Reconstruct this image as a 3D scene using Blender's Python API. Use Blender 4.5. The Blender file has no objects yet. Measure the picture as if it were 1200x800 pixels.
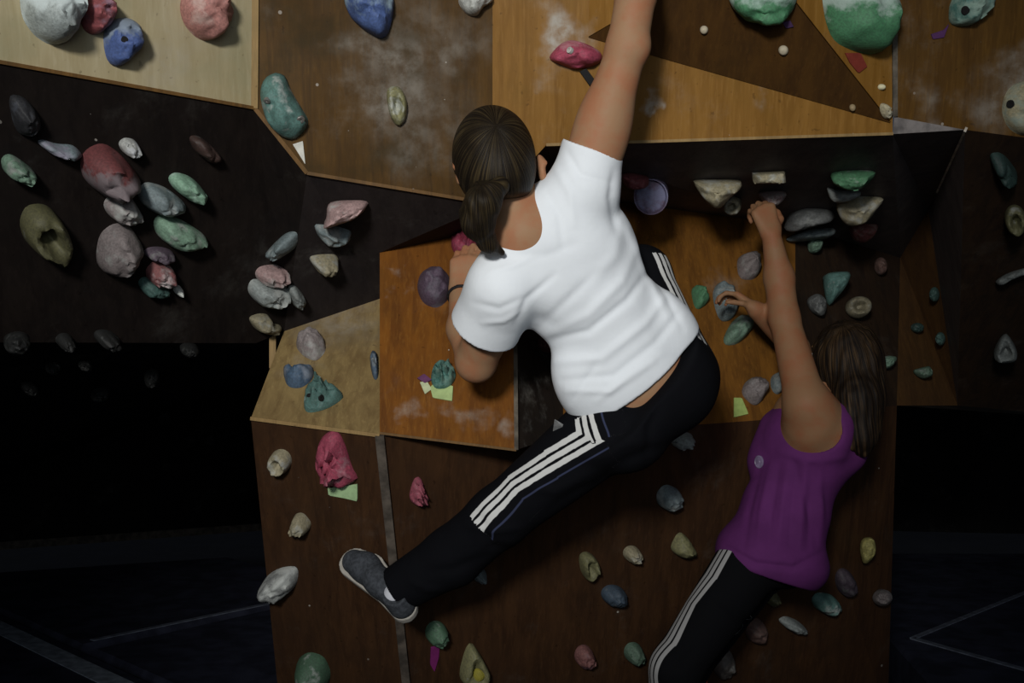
import bpy, math, random
import numpy as np
from mathutils import Vector, noise as mnoise
from mathutils.bvhtree import BVHTree

F = 600.0 / math.tan(math.radians(22.5))      # focal length in pixels of a 1200 wide frame
CAMZ = 1.3
col = bpy.context.scene.collection
V = Vector

def P(x, y, d):
    """point of the place seen at pixel (x, y), d metres into the room"""
    return V(((x - 600) / F * d, d, CAMZ - (y - 400) / F * d))

def ray(x, y):
    return V(((x - 600) / F, 1.0, -(y - 400) / F)).normalized()

CAM = V((0, 0, CAMZ))

# ------------------------------------------------------------------ mesh helpers
def make_mesh(name, verts, faces, mat=None, smooth=True):
    me = bpy.data.meshes.new(name)
    me.from_pydata([tuple(v) for v in verts], [], [tuple(f) for f in faces])
    me.update()
    if smooth:
        me.polygons.foreach_set('use_smooth', [True] * len(me.polygons))
    if mat:
        me.materials.append(mat)
    return me

def np_mesh(name, v, q, mat=None):
    me = bpy.data.meshes.new(name)
    me.vertices.add(len(v)); me.vertices.foreach_set('co', np.asarray(v, np.float32).ravel())
    me.loops.add(q.size); me.loops.foreach_set('vertex_index', q.astype(np.int32).ravel())
    me.polygons.add(len(q))
    me.polygons.foreach_set('loop_start', np.arange(0, q.size, 4, dtype=np.int32))
    me.polygons.foreach_set('use_smooth', np.ones(len(q), bool))
    me.update(calc_edges=True); me.validate()
    if mat: me.materials.append(mat)
    return me

def link(name, me, parent=None, loc=None):
    o = bpy.data.objects.new(name, me)
    col.objects.link(o)
    if parent is not None: o.parent = parent
    if loc is not None: o.location = loc
    return o

def tag(o, label=None, cat=None, group=None, kind=None):
    if label: o['label'] = label
    if cat: o['category'] = cat
    if group: o['group'] = group
    if kind: o['kind'] = kind
    return o

# ------------------------------------------------------------------ materials
def lin(c):
    return tuple(((x / 255) / 12.92 if x / 255 <= .04045 else ((x / 255 + .055) / 1.055) ** 2.4) for x in c)

class NT:
    def __init__(self, name):
        self.m = bpy.data.materials.new(name); self.m.use_nodes = True
        self.t = self.m.node_tree; self.t.nodes.clear()
        self.out = self.n('ShaderNodeOutputMaterial')
        self.b = self.n('ShaderNodeBsdfPrincipled')
        self.l(self.b.outputs[0], self.out.inputs[0])
    def n(self, t, **k):
        x = self.t.nodes.new(t)
        for a, b in k.items(): setattr(x, a, b)
        return x
    def l(self, a, b): self.t.links.new(a, b)
    def put(self, sock, v):
        if hasattr(v, 'is_linked'): self.l(v, sock)
        else: sock.default_value = v
    def math(self, op, a, b=0.0, c=0.0, clamp=False):
        x = self.n('ShaderNodeMath', operation=op); x.use_clamp = clamp
        self.put(x.inputs[0], a); self.put(x.inputs[1], b); self.put(x.inputs[2], c)
        return x.outputs[0]
    def vmath(self, op, a, b=(0, 0, 0)):
        x = self.n('ShaderNodeVectorMath', operation=op)
        self.put(x.inputs[0], a); self.put(x.inputs[1], b)
        return x.outputs['Value'] if op in ('DISTANCE', 'LENGTH', 'DOT_PRODUCT') else x.outputs[0]
    def mix(self, f, a, b):
        x = self.n('ShaderNodeMix', data_type='RGBA')
        self.put(x.inputs[0], f)
        self.put(x.inputs[6], a if hasattr(a, 'is_linked') else (*a, 1)[:4])
        self.put(x.inputs[7], b if hasattr(b, 'is_linked') else (*b, 1)[:4])
        return x.outputs[2]
    def noise(self, vec, scale, detail=4, rough=.55, dist=0):
        x = self.n('ShaderNodeTexNoise'); self.put(x.inputs['Vector'], vec)
        x.inputs['Scale'].default_value = scale; x.inputs['Detail'].default_value = detail
        x.inputs['Roughness'].default_value = rough; x.inputs['Distortion'].default_value = dist
        return x.outputs[0]
    def mr(self, v, a, b, c=0.0, d=1.0, smooth=True):
        x = self.n('ShaderNodeMapRange'); x.interpolation_type = 'SMOOTHSTEP' if smooth else 'LINEAR'
        self.put(x.inputs[0], v); x.inputs[1].default_value = a; x.inputs[2].default_value = b
        x.inputs[3].default_value = c; x.inputs[4].default_value = d
        return x.outputs[0]
    def bump(self, h, strength=.3, dist=.005):
        x = self.n('ShaderNodeBump'); x.inputs['Strength'].default_value = strength
        x.inputs['Distance'].default_value = dist; self.put(x.inputs['Height'], h)
        self.l(x.outputs[0], self.b.inputs['Normal'])

def wood(name, base, dark, light=None, rough=.5, horiz=False, stains=(), rings=(), speck=0.0, blotch=.5, smear=0.0, hued=.35):
    """varnished plywood: long grain, blotchy varnish, chalk dust round the given points of the wall, screw specks"""
    g = NT(name)
    pos = g.n('ShaderNodeNewGeometry').outputs['Position']
    mp = g.n('ShaderNodeMapping'); g.l(pos, mp.inputs['Vector'])
    mp.inputs['Scale'].default_value = (3, 14, 34) if horiz else (34, 14, 2.2)
    grain = g.noise(mp.outputs[0], 1.0, 5, .6, .6)
    fine = g.noise(mp.outputs[0], 4.5, 3, .6)
    bl = g.noise(pos, 3.2, 4, .6)
    light = light or tuple(min(1, c * 1.35) for c in base)
    c = g.mix(g.mr(grain, .25, .72), dark, base)
    c = g.mix(g.math('MULTIPLY', g.mr(fine, .5, .75), .45), c, light)
    c = g.mix(g.math('MULTIPLY', g.mr(bl, .42, .7), blotch), c, dark)
    hue = g.noise(pos, 5.0, 5, .65)
    c = g.mix(g.math('MULTIPLY', g.mr(hue, .48, .72), hued), c, (dark[0] * .75, dark[1] * .95, dark[2] * 1.1))
    fk = g.noise(pos, 60, 2, .5)
    c = g.mix(g.math('MULTIPLY', g.mr(fk, .68, .76), .45), c, tuple(x * .35 for x in dark))
    dn = g.noise(pos, 26, 5, .65)
    chalk = (.42, .41, .37)
    acc = None
    if stains:
        wn = g.n('ShaderNodeTexNoise'); g.l(pos, wn.inputs['Vector']); wn.inputs['Scale'].default_value = 11; wn.inputs['Detail'].default_value = 4
        wob = g.vmath('ADD', pos, g.vmath('MULTIPLY', g.vmath('SUBTRACT', wn.outputs[1], (.5, .5, .5)), (.22, .22, .22)))
    for (p, r, s) in stains:
        d = g.vmath('DISTANCE', wob, tuple(p))
        m = g.math('MULTIPLY', g.mr(d, r, 0.0), s)
        acc = m if acc is None else g.math('ADD', acc, m)
    for (p, r, w, s) in rings:
        d = g.math('ABSOLUTE', g.math('SUBTRACT', g.vmath('DISTANCE', pos, tuple(p)), r))
        m = g.math('MULTIPLY', g.mr(d, w, 0.0), s)
        acc = m if acc is None else g.math('ADD', acc, m)
    if smear:
        m = g.math('MULTIPLY', g.mr(g.noise(pos, 5.5, 6, .7), .53, .75), smear)
        acc = m if acc is None else g.math('ADD', acc, m)
    if acc is not None:
        m = g.math('MULTIPLY', acc, g.mr(dn, .3, .68, .25, 1.0), clamp=True)
        c = g.mix(m, c, chalk)
    if speck:
        sx = g.n('ShaderNodeSeparateXYZ'); g.l(pos, sx.inputs[0]); cx = g.n('ShaderNodeCombineXYZ'); g.l(sx.outputs[0], cx.inputs[0]); g.l(sx.outputs[2], cx.inputs[1])
        vo = g.n('ShaderNodeTexVoronoi'); vo.voronoi_dimensions = '2D'; g.l(cx.outputs[0], vo.inputs['Vector']); vo.inputs['Scale'].default_value = 13
        r = g.n('ShaderNodeSeparateColor'); g.l(vo.outputs['Color'], r.inputs[0])
        rad = g.math('MULTIPLY', g.math('POWER', r.outputs[1], 2.0), .060)
        m = g.math('MULTIPLY', g.math('LESS_THAN', vo.outputs['Distance'], rad), g.math('GREATER_THAN', r.outputs[0], 1 - speck * .8))
        c = g.mix(g.math('MULTIPLY', m, g.math('ADD', g.math('MULTIPLY', r.outputs[2], .4), .25)), c, (.5, .47, .42))
    g.l(c, g.b.inputs['Base Color'])
    g.put(g.b.inputs['Roughness'], g.mr(bl, .3, .7, rough - .08, rough + .12))
    g.b.inputs['Specular IOR Level'].default_value = .10
    g.bump(fine, .12, .002)
    return g.m

def plain(name, c, rough=.6, spec=.3, nscale=40, var=.25, bump=.15, metallic=0):
    g = NT(name)
    tc = g.n('ShaderNodeTexCoord').outputs['Object']
    n = g.noise(tc, nscale, 4)
    g.l(g.mix(g.mr(n, .3, .7), tuple(x * (1 - var) for x in c), tuple(min(1, x * (1 + var)) for x in c)), g.b.inputs['Base Color'])
    g.b.inputs['Roughness'].default_value = rough; g.b.inputs['Specular IOR Level'].default_value = spec
    g.b.inputs['Metallic'].default_value = metallic
    g.bump(n, bump, .002)
    return g.m

def holdmat(c, chalk, amt, seed, grad=0.0):
    """grainy cast resin, dusted with chalk; grad > 0 puts the chalk on the upper half, < 0 on the lower half"""
    g = NT('hold_resin')
    tc = g.n('ShaderNodeTexCoord').outputs['Object']
    off = g.vmath('ADD', tc, (seed * 1.7, seed * .9, seed * 2.3))
    n = g.noise(off, 24, 5, .6); f = g.noise(off, 170, 3, .6)
    sep = g.n('ShaderNodeSeparateXYZ'); g.l(g.n('ShaderNodeTexCoord').outputs['Generated'], sep.inputs[0])
    z = g.math('MULTIPLY', g.math('SUBTRACT', sep.outputs[2], .5), grad)
    v = g.math('ADD', n, z)
    m = g.math('MAXIMUM', g.mr(v, .58 - amt * .42, .86 - amt * .42), .12)
    cc = g.mix(g.mr(f, .3, .7), tuple(x * .72 for x in c), tuple(min(1, x * 1.2) for x in c))
    g.l(g.mix(g.math('MULTIPLY', m, .88), cc, chalk), g.b.inputs['Base Color'])
    g.b.inputs['Roughness'].default_value = .62; g.b.inputs['Specular IOR Level'].default_value = .3
    g.bump(f, .35, .0025)
    return g.m

# ------------------------------------------------------------------ signed distance body modelling
class Field:
    def __init__(s, lo, hi, res):
        s.lo = np.array(lo, float); s.res = res
        s.n = np.ceil((np.array(hi, float) - s.lo) / res).astype(int) + 1
        s.a = np.full(tuple(s.n), 1.0, np.float32)
        s.ax = [(s.lo[i] + np.arange(s.n[i]) * res).astype(np.float32) for i in range(3)]
    def sl(s, lo, hi):
        i0 = np.clip(np.floor((np.array(lo) - s.lo) / s.res).astype(int), 0, s.n)
        i1 = np.clip(np.ceil((np.array(hi) - s.lo) / s.res).astype(int) + 1, 0, s.n)
        sl = tuple(slice(a, b) for a, b in zip(i0, i1))
        g = (s.ax[0][sl[0]][:, None, None], s.ax[1][sl[1]][None, :, None], s.ax[2][sl[2]][None, None, :])
        return sl, g
    def add(s, prim, k=.02, inflate=0.0):
        f, lo, hi = prim
        m = inflate + k + .03
        sl, g = s.sl(lo - m, hi + m)
        if 0 in s.a[sl].shape: return
        d = (f(*g) - inflate).astype(np.float32)
        a = s.a[sl]
        h = np.clip(.5 + .5 * (a - d) / k, 0, 1)
        s.a[sl] = a * (1 - h) + d * h - k * h * (1 - h)
    def sub(s, prim, k=.004):
        f, lo, hi = prim
        sl, g = s.sl(lo - .03, hi + .03)
        if 0 in s.a[sl].shape: return
        d = -f(*g).astype(np.float32); a = s.a[sl]
        h = np.clip(.5 - .5 * (a - d) / k, 0, 1)
        s.a[sl] = a * (1 - h) + d * h + k * h * (1 - h)
    def cut(s, p, n):
        """keep only the side behind the plane (p, n)"""
        X, Y, Z = s.ax[0][:, None, None], s.ax[1][None, :, None], s.ax[2][None, None, :]
        d = ((X - p[0]) * n[0] + (Y - p[1]) * n[1] + (Z - p[2]) * n[2]).astype(np.float32); k = .006
        h = np.clip(.5 - .5 * (s.a - d) / k, 0, 1)
        s.a = s.a * (1 - h) + d * h + k * h * (1 - h)
    def shell(s, t):
        s.a = np.maximum(s.a, -(s.a + t))
    def net(s, smooth=2):
        a = s.a; neg = a < 0
        c = [neg[i:a.shape[0] - 1 + i, j:a.shape[1] - 1 + j, k:a.shape[2] - 1 + k] for i in (0, 1) for j in (0, 1) for k in (0, 1)]
        anyn = c[0].copy(); alln = c[0].copy()
        for x in c[1:]: anyn |= x; alln &= x
        act = anyn & ~alln
        idx = np.argwhere(act)
        ids = np.full(act.shape, -1, np.int32); ids[tuple(idx.T)] = np.arange(len(idx))
        acc = np.zeros((len(idx), 3)); cnt = np.zeros(len(idx))
        offs = [(i, j, k) for i in (0, 1) for j in (0, 1) for k in (0, 1)]
        for o in offs:
            for ax in range(3):
                if o[ax]: continue
                o2 = list(o); o2[ax] = 1
                v0 = a[tuple((idx + o).T)]; v1 = a[tuple((idx + o2).T)]
                m = (v0 < 0) != (v1 < 0)
                t = v0[m] / (v0[m] - v1[m])
                p = np.tile(np.array(o, float), (m.sum(), 1)); p[:, ax] += t
                acc[m] += p; cnt[m] += 1
        v = s.lo + (idx + acc / cnt[:, None]) * s.res
        quads = []
        for ax in range(3):
            b, cc = (ax + 1) % 3, (ax + 2) % 3
            s0 = [slice(1, -1)] * 3; s1 = [slice(1, -1)] * 3
            s0[ax] = slice(0, -1); s1[ax] = slice(1, None)
            n0, n1 = neg[tuple(s0)], neg[tuple(s1)]
            e = np.argwhere(n0 != n1)
            if not len(e): continue
            flip = n0[tuple(e.T)]
            base = e + 1; base[:, ax] -= 1
            def cell(db, dc):
                q = base.copy(); q[:, b] -= db; q[:, cc] -= dc
                return ids[tuple(q.T)]
            q = np.stack([cell(1, 1), cell(0, 1), cell(0, 0), cell(1, 0)], 1)
            q[~flip] = q[~flip][:, ::-1]
            quads.append(q)
        q = np.concatenate(quads)
        e = np.concatenate([q[:, [0, 1]], q[:, [1, 2]], q[:, [2, 3]], q[:, [3, 0]]])
        deg = np.bincount(e.ravel(), minlength=len(v)).astype(float)
        for it in range(smooth * 2):
            sm = np.zeros_like(v)
            for i in range(3):
                sm[:, i] = np.bincount(e[:, 0], v[e[:, 1], i], len(v)) + np.bincount(e[:, 1], v[e[:, 0], i], len(v))
            w = .5 if it % 2 == 0 else -.52
            v = v + w * (sm / np.maximum(deg, 1)[:, None] - v)
        return v, q

def normals(v, q):
    n = np.cross(v[q[:, 2]] - v[q[:, 0]], v[q[:, 3]] - v[q[:, 1]])
    out = np.zeros_like(v)
    for i in range(3):
        for k in range(4): out[:, i] += np.bincount(q[:, k], n[:, i], len(v))
    return out / np.maximum(np.linalg.norm(out, axis=1), 1e-12)[:, None]

def pix(v):
    return 600 + F * v[:, 0] / v[:, 1], 400 - F * (v[:, 2] - CAMZ) / v[:, 1]

def A(v): return np.array(v, float)

def rc(a, b, r1, r2):
    """round cone (a limb segment)"""
    a, b = A(a), A(b); ba = b - a; L = max(ba @ ba, 1e-9)
    def f(x, y, z):
        px, py, pz = x - a[0], y - a[1], z - a[2]
        h = np.clip((px * ba[0] + py * ba[1] + pz * ba[2]) / L, 0, 1)
        return np.sqrt((px - h * ba[0]) ** 2 + (py - h * ba[1]) ** 2 + (pz - h * ba[2]) ** 2) - (r1 + (r2 - r1) * h)
    r = max(r1, r2)
    return f, np.minimum(a, b) - r, np.maximum(a, b) + r

def el(c, axes, rad):
    """ellipsoid; axes = three unit vectors"""
    c = A(c); R = [A(x) for x in axes]
    def f(x, y, z):
        p = (x - c[0], y - c[1], z - c[2])
        q = [(p[0] * R[i][0] + p[1] * R[i][1] + p[2] * R[i][2]) for i in range(3)]
        k0 = np.sqrt(sum((q[i] / rad[i]) ** 2 for i in range(3)))
        k1 = np.sqrt(sum((q[i] / rad[i] ** 2) ** 2 for i in range(3)))
        return k0 * (k0 - 1) / np.maximum(k1, 1e-6)
    r = max(rad)
    return f, c - r, c + r

def cyl(a, b, r):
    a, b = A(a), A(b); L = np.linalg.norm(b - a); d = (b - a) / L
    def f(x, y, z):
        px, py, pz = x - a[0], y - a[1], z - a[2]
        h = px * d[0] + py * d[1] + pz * d[2]
        rr = np.sqrt(np.maximum(px * px + py * py + pz * pz - h * h, 0))
        return np.maximum(rr - r, np.abs(h - L / 2) - L / 2)
    m = max(r, .01)
    return f, np.minimum(a, b) - m, np.maximum(a, b) + m

def frame(fwd, up):
    f = V(fwd).normalized(); r = f.cross(V(up)).normalized(); u = r.cross(f).normalized()
    return f, r, u

def rot(v, axis, ang):
    from mathutils import Matrix
    return Matrix.Rotation(ang, 3, axis) @ v

def hand_prims(W, f, n, thumb, s=1.0, curl=(.9, 1.1, .7), tcurl=.5):
    """W wrist, f direction of the knuckles, n the way the palm faces, thumb = side vector of the thumb; returns (palm prims, finger prims)"""
    f = V(f).normalized(); l = (V(thumb) - f * V(thumb).dot(f)).normalized(); n = V(n); n = (n - f * n.dot(f) - l * n.dot(l)).normalized()
    palm, fing = [], []
    offs = (.030, .010, -.010, -.028); lens = (.95, 1.05, .98, .78); kn = (.086, .089, .085, .077)
    axis = f.cross(n).normalized()
    for o, ln, k in zip(offs, lens, kn):
        b = W + (f * k + l * o) * s
        palm.append(rc(W + (f * .012 + l * o * .55) * s, b, .0165 * s, .0125 * s))
        p, d = b, f.copy()
        r = .0098 * s * (1 if ln > .8 else .88)
        for i, (seg, c) in enumerate(zip((.044, .027, .021), curl)):
            d = rot(d, axis, c); e = p + d * seg * ln * s
            fing.append(rc(p, e, r, r * .92)); p = e; r *= .92
    tb = W + (f * .022 + l * .026 + n * .006) * s
    d = (f * .62 + l * .72 + n * .3).normalized()
    palm.append(rc(W + (f * .012 + l * .012) * s, tb, .017 * s, .015 * s))
    p = tb; r = .0125 * s
    for seg, c in zip((.036, .031, .025), (0, tcurl, tcurl)):
        d = (d + (f * .5 - l * .45 + n * .55) * c * .6).normalized(); e = p + d * seg * s
        fing.append(rc(p, e, r, r * .88)); p = e; r *= .88
    return palm, fing
# ================================================================== THE WALL (setting)
def sp(pts): return [P(*p) for p in pts]

LIP0 = P(-160, 44, 2.36); LIP1 = P(299, 127, 2.95); LIP2 = P(360, 203, 2.97); LIP3 = P(577, 239, 3.06)
LIP5 = P(640, 170, 3.06); LIP6 = P(1046, 157, 3.05); LIP7 = P(1131, 152, 3.06); LIP8 = P(1330, 178, 3.0)
def onplane(x, y, a, b, c):
    n = (b - a).cross(c - a); d = ray(x, y)
    return CAM + d * ((a - CAM).dot(n) / d.dot(n))
A_T1 = P(303, -420, 2.75); A_T0 = onplane(-160, -420, LIP0, LIP1, A_T1)
LIP2 = onplane(360, 203, LIP1, LIP3, A_T1); C_T1 = onplane(578, -420, LIP1, LIP3, A_T1)
LIP5 = onplane(640, 170, LIP3, LIP6, C_T1); C_T2 = onplane(1047, -420, LIP3, LIP6, C_T1)
G_B0 = onplane(1048, 137, LIP3, LIP6, C_T1) + V((0, -.002, 0))
LIP8 = onplane(1330, 178, G_B0, LIP7, C_T2); G_T = onplane(1330, -420, G_B0, LIP7, C_T2)
V_F0 = P(294, 490, 3.10); V_F1 = P(445, 510, 3.03); V_B1 = P(445, 350, 3.45); V_B0 = onplane(333, 388, V_F0, V_F1, V_B1)
D_T0 = P(445, 296, 3.26); D_B0 = P(445, 507, 3.03); D_B1 = P(605, 527, 3.03); D_T1 = onplane(603, 262, D_T0, D_B0, D_B1)
H_B1 = P(932, 489, 3.55)
def foot(x, d): return P(x, 400 + F * CAMZ / d, d)
M_S = foot(491, 3.5); L3 = (P(445, 510, 3.04), H_B1, M_S)
H_T0 = P(660, 228, 3.68); H_B0 = onplane(660, 509, *L3); H_T1 = onplane(932, 264, H_T0, H_B0, H_B1)
I_B1 = P(1051, 475, 3.88); I_T1 = onplane(1055, 302, H_B1, I_B1, H_T1)
J_B = P(1122, 475, 4.10); K_R = P(1400, 500, 4.2)
J_A = onplane(1088, 246, LIP7, J_B, K_R).lerp(onplane(1088, 246, I_T1, I_B1, J_B), .55);
def foot(x, d): return P(x, 400 + F * CAMZ / d, d)
M_S = foot(491, 3.5); M_L = onplane(333, 880, M_S, V_F1, V_F0); L_R = onplane(1040, 840, *L3)
N_L = onplane(-300, 400, LIP0, LIP1, V_B0); N_R = onplane(300, 402, LIP0, LIP1, V_B0)
BK_L = foot(-260, 7.3); BK_M = foot(380, 8.9)

EXTRA = {}
def stain(x, y, plane_obj=None): return (x, y)

walls = {}
def wall(name, polys, mat):
    verts, faces = [], []
    for poly in polys:
        b = len(verts); verts += list(poly); faces += [(b, b + i, b + i + 1) for i in range(1, len(poly) - 1)]
    me = make_mesh(name, verts, faces, mat, smooth=False)
    o = link(name, me); o['kind'] = 'structure'
    walls[name] = o
    return o

A3 = (LIP0, LIP1, A_T1); B3 = (LIP2, LIP3, A_T1); C3 = (LIP5, LIP6, C_T1); D3 = (D_B0, D_B1, D_T0); H3 = (H_B0, H_B1, H_T0)
G3 = (LIP7, LIP8, C_T2); V3 = (V_F0, V_F1, V_B1)
S = lambda x, y, t, r, s: (onplane(x, y, *t), r, s)
SR = lambda x, y, t, r, w, s: (onplane(x, y, *t), r, w, s)

tan = wood('tan_plywood', (.44, .38, .24), (.34, .28, .155), (.50, .44, .30), stains=[S(200, 80, A3, .10, .25), S(225, 30, A3, .16, .2)], blotch=.4)
brn = wood('brown_plywood', (.092, .046, .009), (.047, .024, .006), speck=.22, smear=.10, blotch=.6, hued=.75,
           stains=[S(470, 60, B3, .17, .22), S(463, 125, B3, .11, .30), S(433, 60, B3, .10, .2), S(500, 150, B3, .18, .16), S(535, 60, B3, .10, .14), S(480, 190, B3, .11, .1), S(560, 30, B3, .1, .1)],
           rings=[SR(476, 66, B3, .030, .022, .10), SR(532, 70, B3, .028, .018, .10)])
org = wood('orange_plywood', (.25, .125, .026), (.175, .082, .014), (.31, .165, .045), speck=.10, smear=.12, blotch=.35, horiz=False,
           stains=[S(662, 50, C3, .085, .85), S(660, 25, C3, .07, .5), S(758, 120, C3, .03, .75), S(770, 121, C3, .025, .6), S(645, 100, C3, .06, .25), S(900, 115, C3, .05, .4)])
drk = wood('volume_plywood_shade_tone', (.075, .036, .010), (.048, .023, .008), speck=.05, blotch=.5)  # orange ply darkened: shade of the down-facing face put into the colour
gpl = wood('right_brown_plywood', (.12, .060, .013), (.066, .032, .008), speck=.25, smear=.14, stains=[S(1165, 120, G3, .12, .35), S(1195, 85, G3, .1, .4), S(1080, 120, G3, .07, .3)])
roofm = wood('roof_plywood_shade_tone', (.032, .026, .025), (.020, .016, .016), speck=.12, smear=.12, rough=.6)  # underside shade put into the base colour
roofr = wood('roof_plywood_lifted_tone', (.125, .105, .10), (.080, .068, .068), speck=.12, smear=.15, rough=.6)  # lighter copy of the roof ply, colour raised for missing light underneath
roofl = wood('overhang_plywood_shade_tone', (.014, .0105, .009), (.008, .006, .0055), speck=.08, smear=.06, rough=.6)  # darkest roof tone, shade under the left overhang held in the colour
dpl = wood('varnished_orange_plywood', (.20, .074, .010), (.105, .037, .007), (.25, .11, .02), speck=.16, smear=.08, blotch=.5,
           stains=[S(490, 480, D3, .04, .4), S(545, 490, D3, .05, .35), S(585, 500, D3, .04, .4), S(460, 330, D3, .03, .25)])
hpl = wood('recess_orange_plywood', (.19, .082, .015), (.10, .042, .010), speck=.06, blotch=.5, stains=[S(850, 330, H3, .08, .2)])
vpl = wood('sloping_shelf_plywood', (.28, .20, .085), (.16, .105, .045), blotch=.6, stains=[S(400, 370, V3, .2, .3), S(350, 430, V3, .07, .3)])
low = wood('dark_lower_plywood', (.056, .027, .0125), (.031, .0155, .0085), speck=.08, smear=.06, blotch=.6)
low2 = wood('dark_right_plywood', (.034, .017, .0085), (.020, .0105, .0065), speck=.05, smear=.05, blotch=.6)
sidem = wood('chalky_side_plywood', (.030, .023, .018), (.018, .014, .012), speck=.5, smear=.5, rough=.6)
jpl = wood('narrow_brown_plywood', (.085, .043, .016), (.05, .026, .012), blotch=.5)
kpl = wood('corner_plywood_shade_tone', (.030, .018, .011), (.018, .012, .009), smear=.06)  # dark tone carries the shade of the recess side and corner panels
blk = wood('back_wall_plywood_shade_tone', (.009, .008, .008), (.006, .006, .006), rough=.7, smear=.1)  # cave darkness put into a near-black colour

wall('wall_upper_left', [[LIP0, LIP1, A_T1, A_T0]], tan)
wall('wall_upper_middle', [[LIP2, LIP3, C_T1, A_T1, LIP1]], brn)
wall('wall_upper_right', [[LIP5, LIP6, C_T2, C_T1, LIP3]], org)
wall('wall_upper_far_right', [[G_B0, LIP7, LIP8, G_T, C_T2]], gpl)
ledgem = plain('grey_ledge_paint', (.17, .155, .15), .6, nscale=30, var=.4)
wall('wall_ledge', [[LIP6, LIP7, G_B0]], ledgem)
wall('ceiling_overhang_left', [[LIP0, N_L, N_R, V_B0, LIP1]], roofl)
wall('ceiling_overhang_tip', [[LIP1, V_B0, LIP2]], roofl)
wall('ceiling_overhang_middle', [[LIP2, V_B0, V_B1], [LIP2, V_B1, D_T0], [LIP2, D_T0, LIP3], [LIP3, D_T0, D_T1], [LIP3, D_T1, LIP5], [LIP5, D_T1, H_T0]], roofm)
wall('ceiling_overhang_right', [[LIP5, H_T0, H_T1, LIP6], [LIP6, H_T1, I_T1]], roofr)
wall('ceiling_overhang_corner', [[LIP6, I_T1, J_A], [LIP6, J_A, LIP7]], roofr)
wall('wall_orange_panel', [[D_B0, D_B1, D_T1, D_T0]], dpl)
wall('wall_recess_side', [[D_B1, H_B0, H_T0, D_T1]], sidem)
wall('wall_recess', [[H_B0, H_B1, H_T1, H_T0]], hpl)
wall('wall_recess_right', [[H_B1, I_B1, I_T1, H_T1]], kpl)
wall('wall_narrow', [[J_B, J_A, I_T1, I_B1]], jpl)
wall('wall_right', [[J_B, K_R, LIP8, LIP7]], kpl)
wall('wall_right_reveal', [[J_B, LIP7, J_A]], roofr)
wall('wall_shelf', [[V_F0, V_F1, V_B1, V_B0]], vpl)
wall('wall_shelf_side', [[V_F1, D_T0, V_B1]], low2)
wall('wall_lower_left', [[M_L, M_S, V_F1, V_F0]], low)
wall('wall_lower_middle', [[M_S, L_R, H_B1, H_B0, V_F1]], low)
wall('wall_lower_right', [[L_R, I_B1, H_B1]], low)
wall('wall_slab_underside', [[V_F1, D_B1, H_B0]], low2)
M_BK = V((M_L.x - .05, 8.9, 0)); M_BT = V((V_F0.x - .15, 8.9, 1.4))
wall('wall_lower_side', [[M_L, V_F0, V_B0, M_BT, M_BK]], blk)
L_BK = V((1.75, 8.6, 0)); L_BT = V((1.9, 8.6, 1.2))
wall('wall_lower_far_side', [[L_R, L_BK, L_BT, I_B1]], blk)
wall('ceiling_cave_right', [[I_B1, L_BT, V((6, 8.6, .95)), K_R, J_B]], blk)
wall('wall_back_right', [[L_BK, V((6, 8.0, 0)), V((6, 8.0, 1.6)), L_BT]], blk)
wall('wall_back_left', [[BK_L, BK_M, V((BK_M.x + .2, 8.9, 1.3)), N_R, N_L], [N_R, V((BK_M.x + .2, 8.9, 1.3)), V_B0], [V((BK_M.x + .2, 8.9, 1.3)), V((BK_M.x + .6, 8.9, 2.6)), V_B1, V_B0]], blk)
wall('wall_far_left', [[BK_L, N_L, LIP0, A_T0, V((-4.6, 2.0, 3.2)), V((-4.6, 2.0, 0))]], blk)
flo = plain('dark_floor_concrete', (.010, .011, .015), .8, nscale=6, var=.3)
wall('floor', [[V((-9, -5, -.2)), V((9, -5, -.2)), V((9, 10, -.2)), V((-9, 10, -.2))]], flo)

# worn ply edges along the joints, and one painted highlight
def beam(name, a, b, w, mat, lift=(0, -.004, 0), h=None):
    a, b = V(a) + V(lift), V(b) + V(lift); d = (b - a).normalized()
    r = d.cross(V((0, 1, 0))).normalized() * w / 2; u = d.cross(r).normalized() * (h or w * .5) / 2
    vs = [p + x * r + y * u for p in (a, b) for x, y in ((-1, -1), (1, -1), (1, 1), (-1, 1))]
    fs = [(0, 1, 2, 3), (7, 6, 5, 4), (0, 4, 5, 1), (1, 5, 6, 2), (2, 6, 7, 3), (3, 7, 4, 0)]
    o = link(name, make_mesh(name, vs, fs, mat, False)); o['kind'] = 'structure'
    return o
edge_tan = wood('pale_ply_edge', (.30, .20, .085), (.20, .13, .055), blotch=.3)
edge_brn = wood('brown_ply_edge', (.17, .09, .028), (.09, .05, .02), blotch=.5)
edge_gry = plain('chalky_grey_edge', (.10, .085, .065), .7, nscale=25, var=.5)
edge_lit = plain('highlight_edge', (.5, .45, .38), .7, nscale=25, var=.4)  # pale colour paints the bright highlight along the roof's right edge
edge_dim = plain('dim_grey_edge', (.075, .062, .05), .7, nscale=25, var=.5)
k = 1
for a, b, w, m in ((A_T1, LIP1, .016, edge_tan), (LIP0, LIP1, .008, edge_brn), (LIP1, LIP2, .010, edge_brn), (LIP2, LIP3, .008, edge_brn),
                   (LIP5, LIP6, .007, edge_tan), (C_T2, G_B0, .012, edge_gry), (V_F0, V_F1, .009, edge_tan), (V_F1, M_S, .022, edge_dim),
                   (D_B1, D_B1 + (D_T1 - D_B1) * .5, .010, edge_gry), (D_B0, D_B1, .006, edge_brn), (LIP7, LIP7 + (J_A - LIP7) * .72, .012, edge_lit),
                   (V_B0 + V((-.03, 0, -.10)), V_B0 + V((-.03, 0, -.01)), .018, edge_tan), (BK_L, BK_M, .05, edge_dim)):
    beam('trim_%d' % k, a, b, w, m); k += 1

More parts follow.
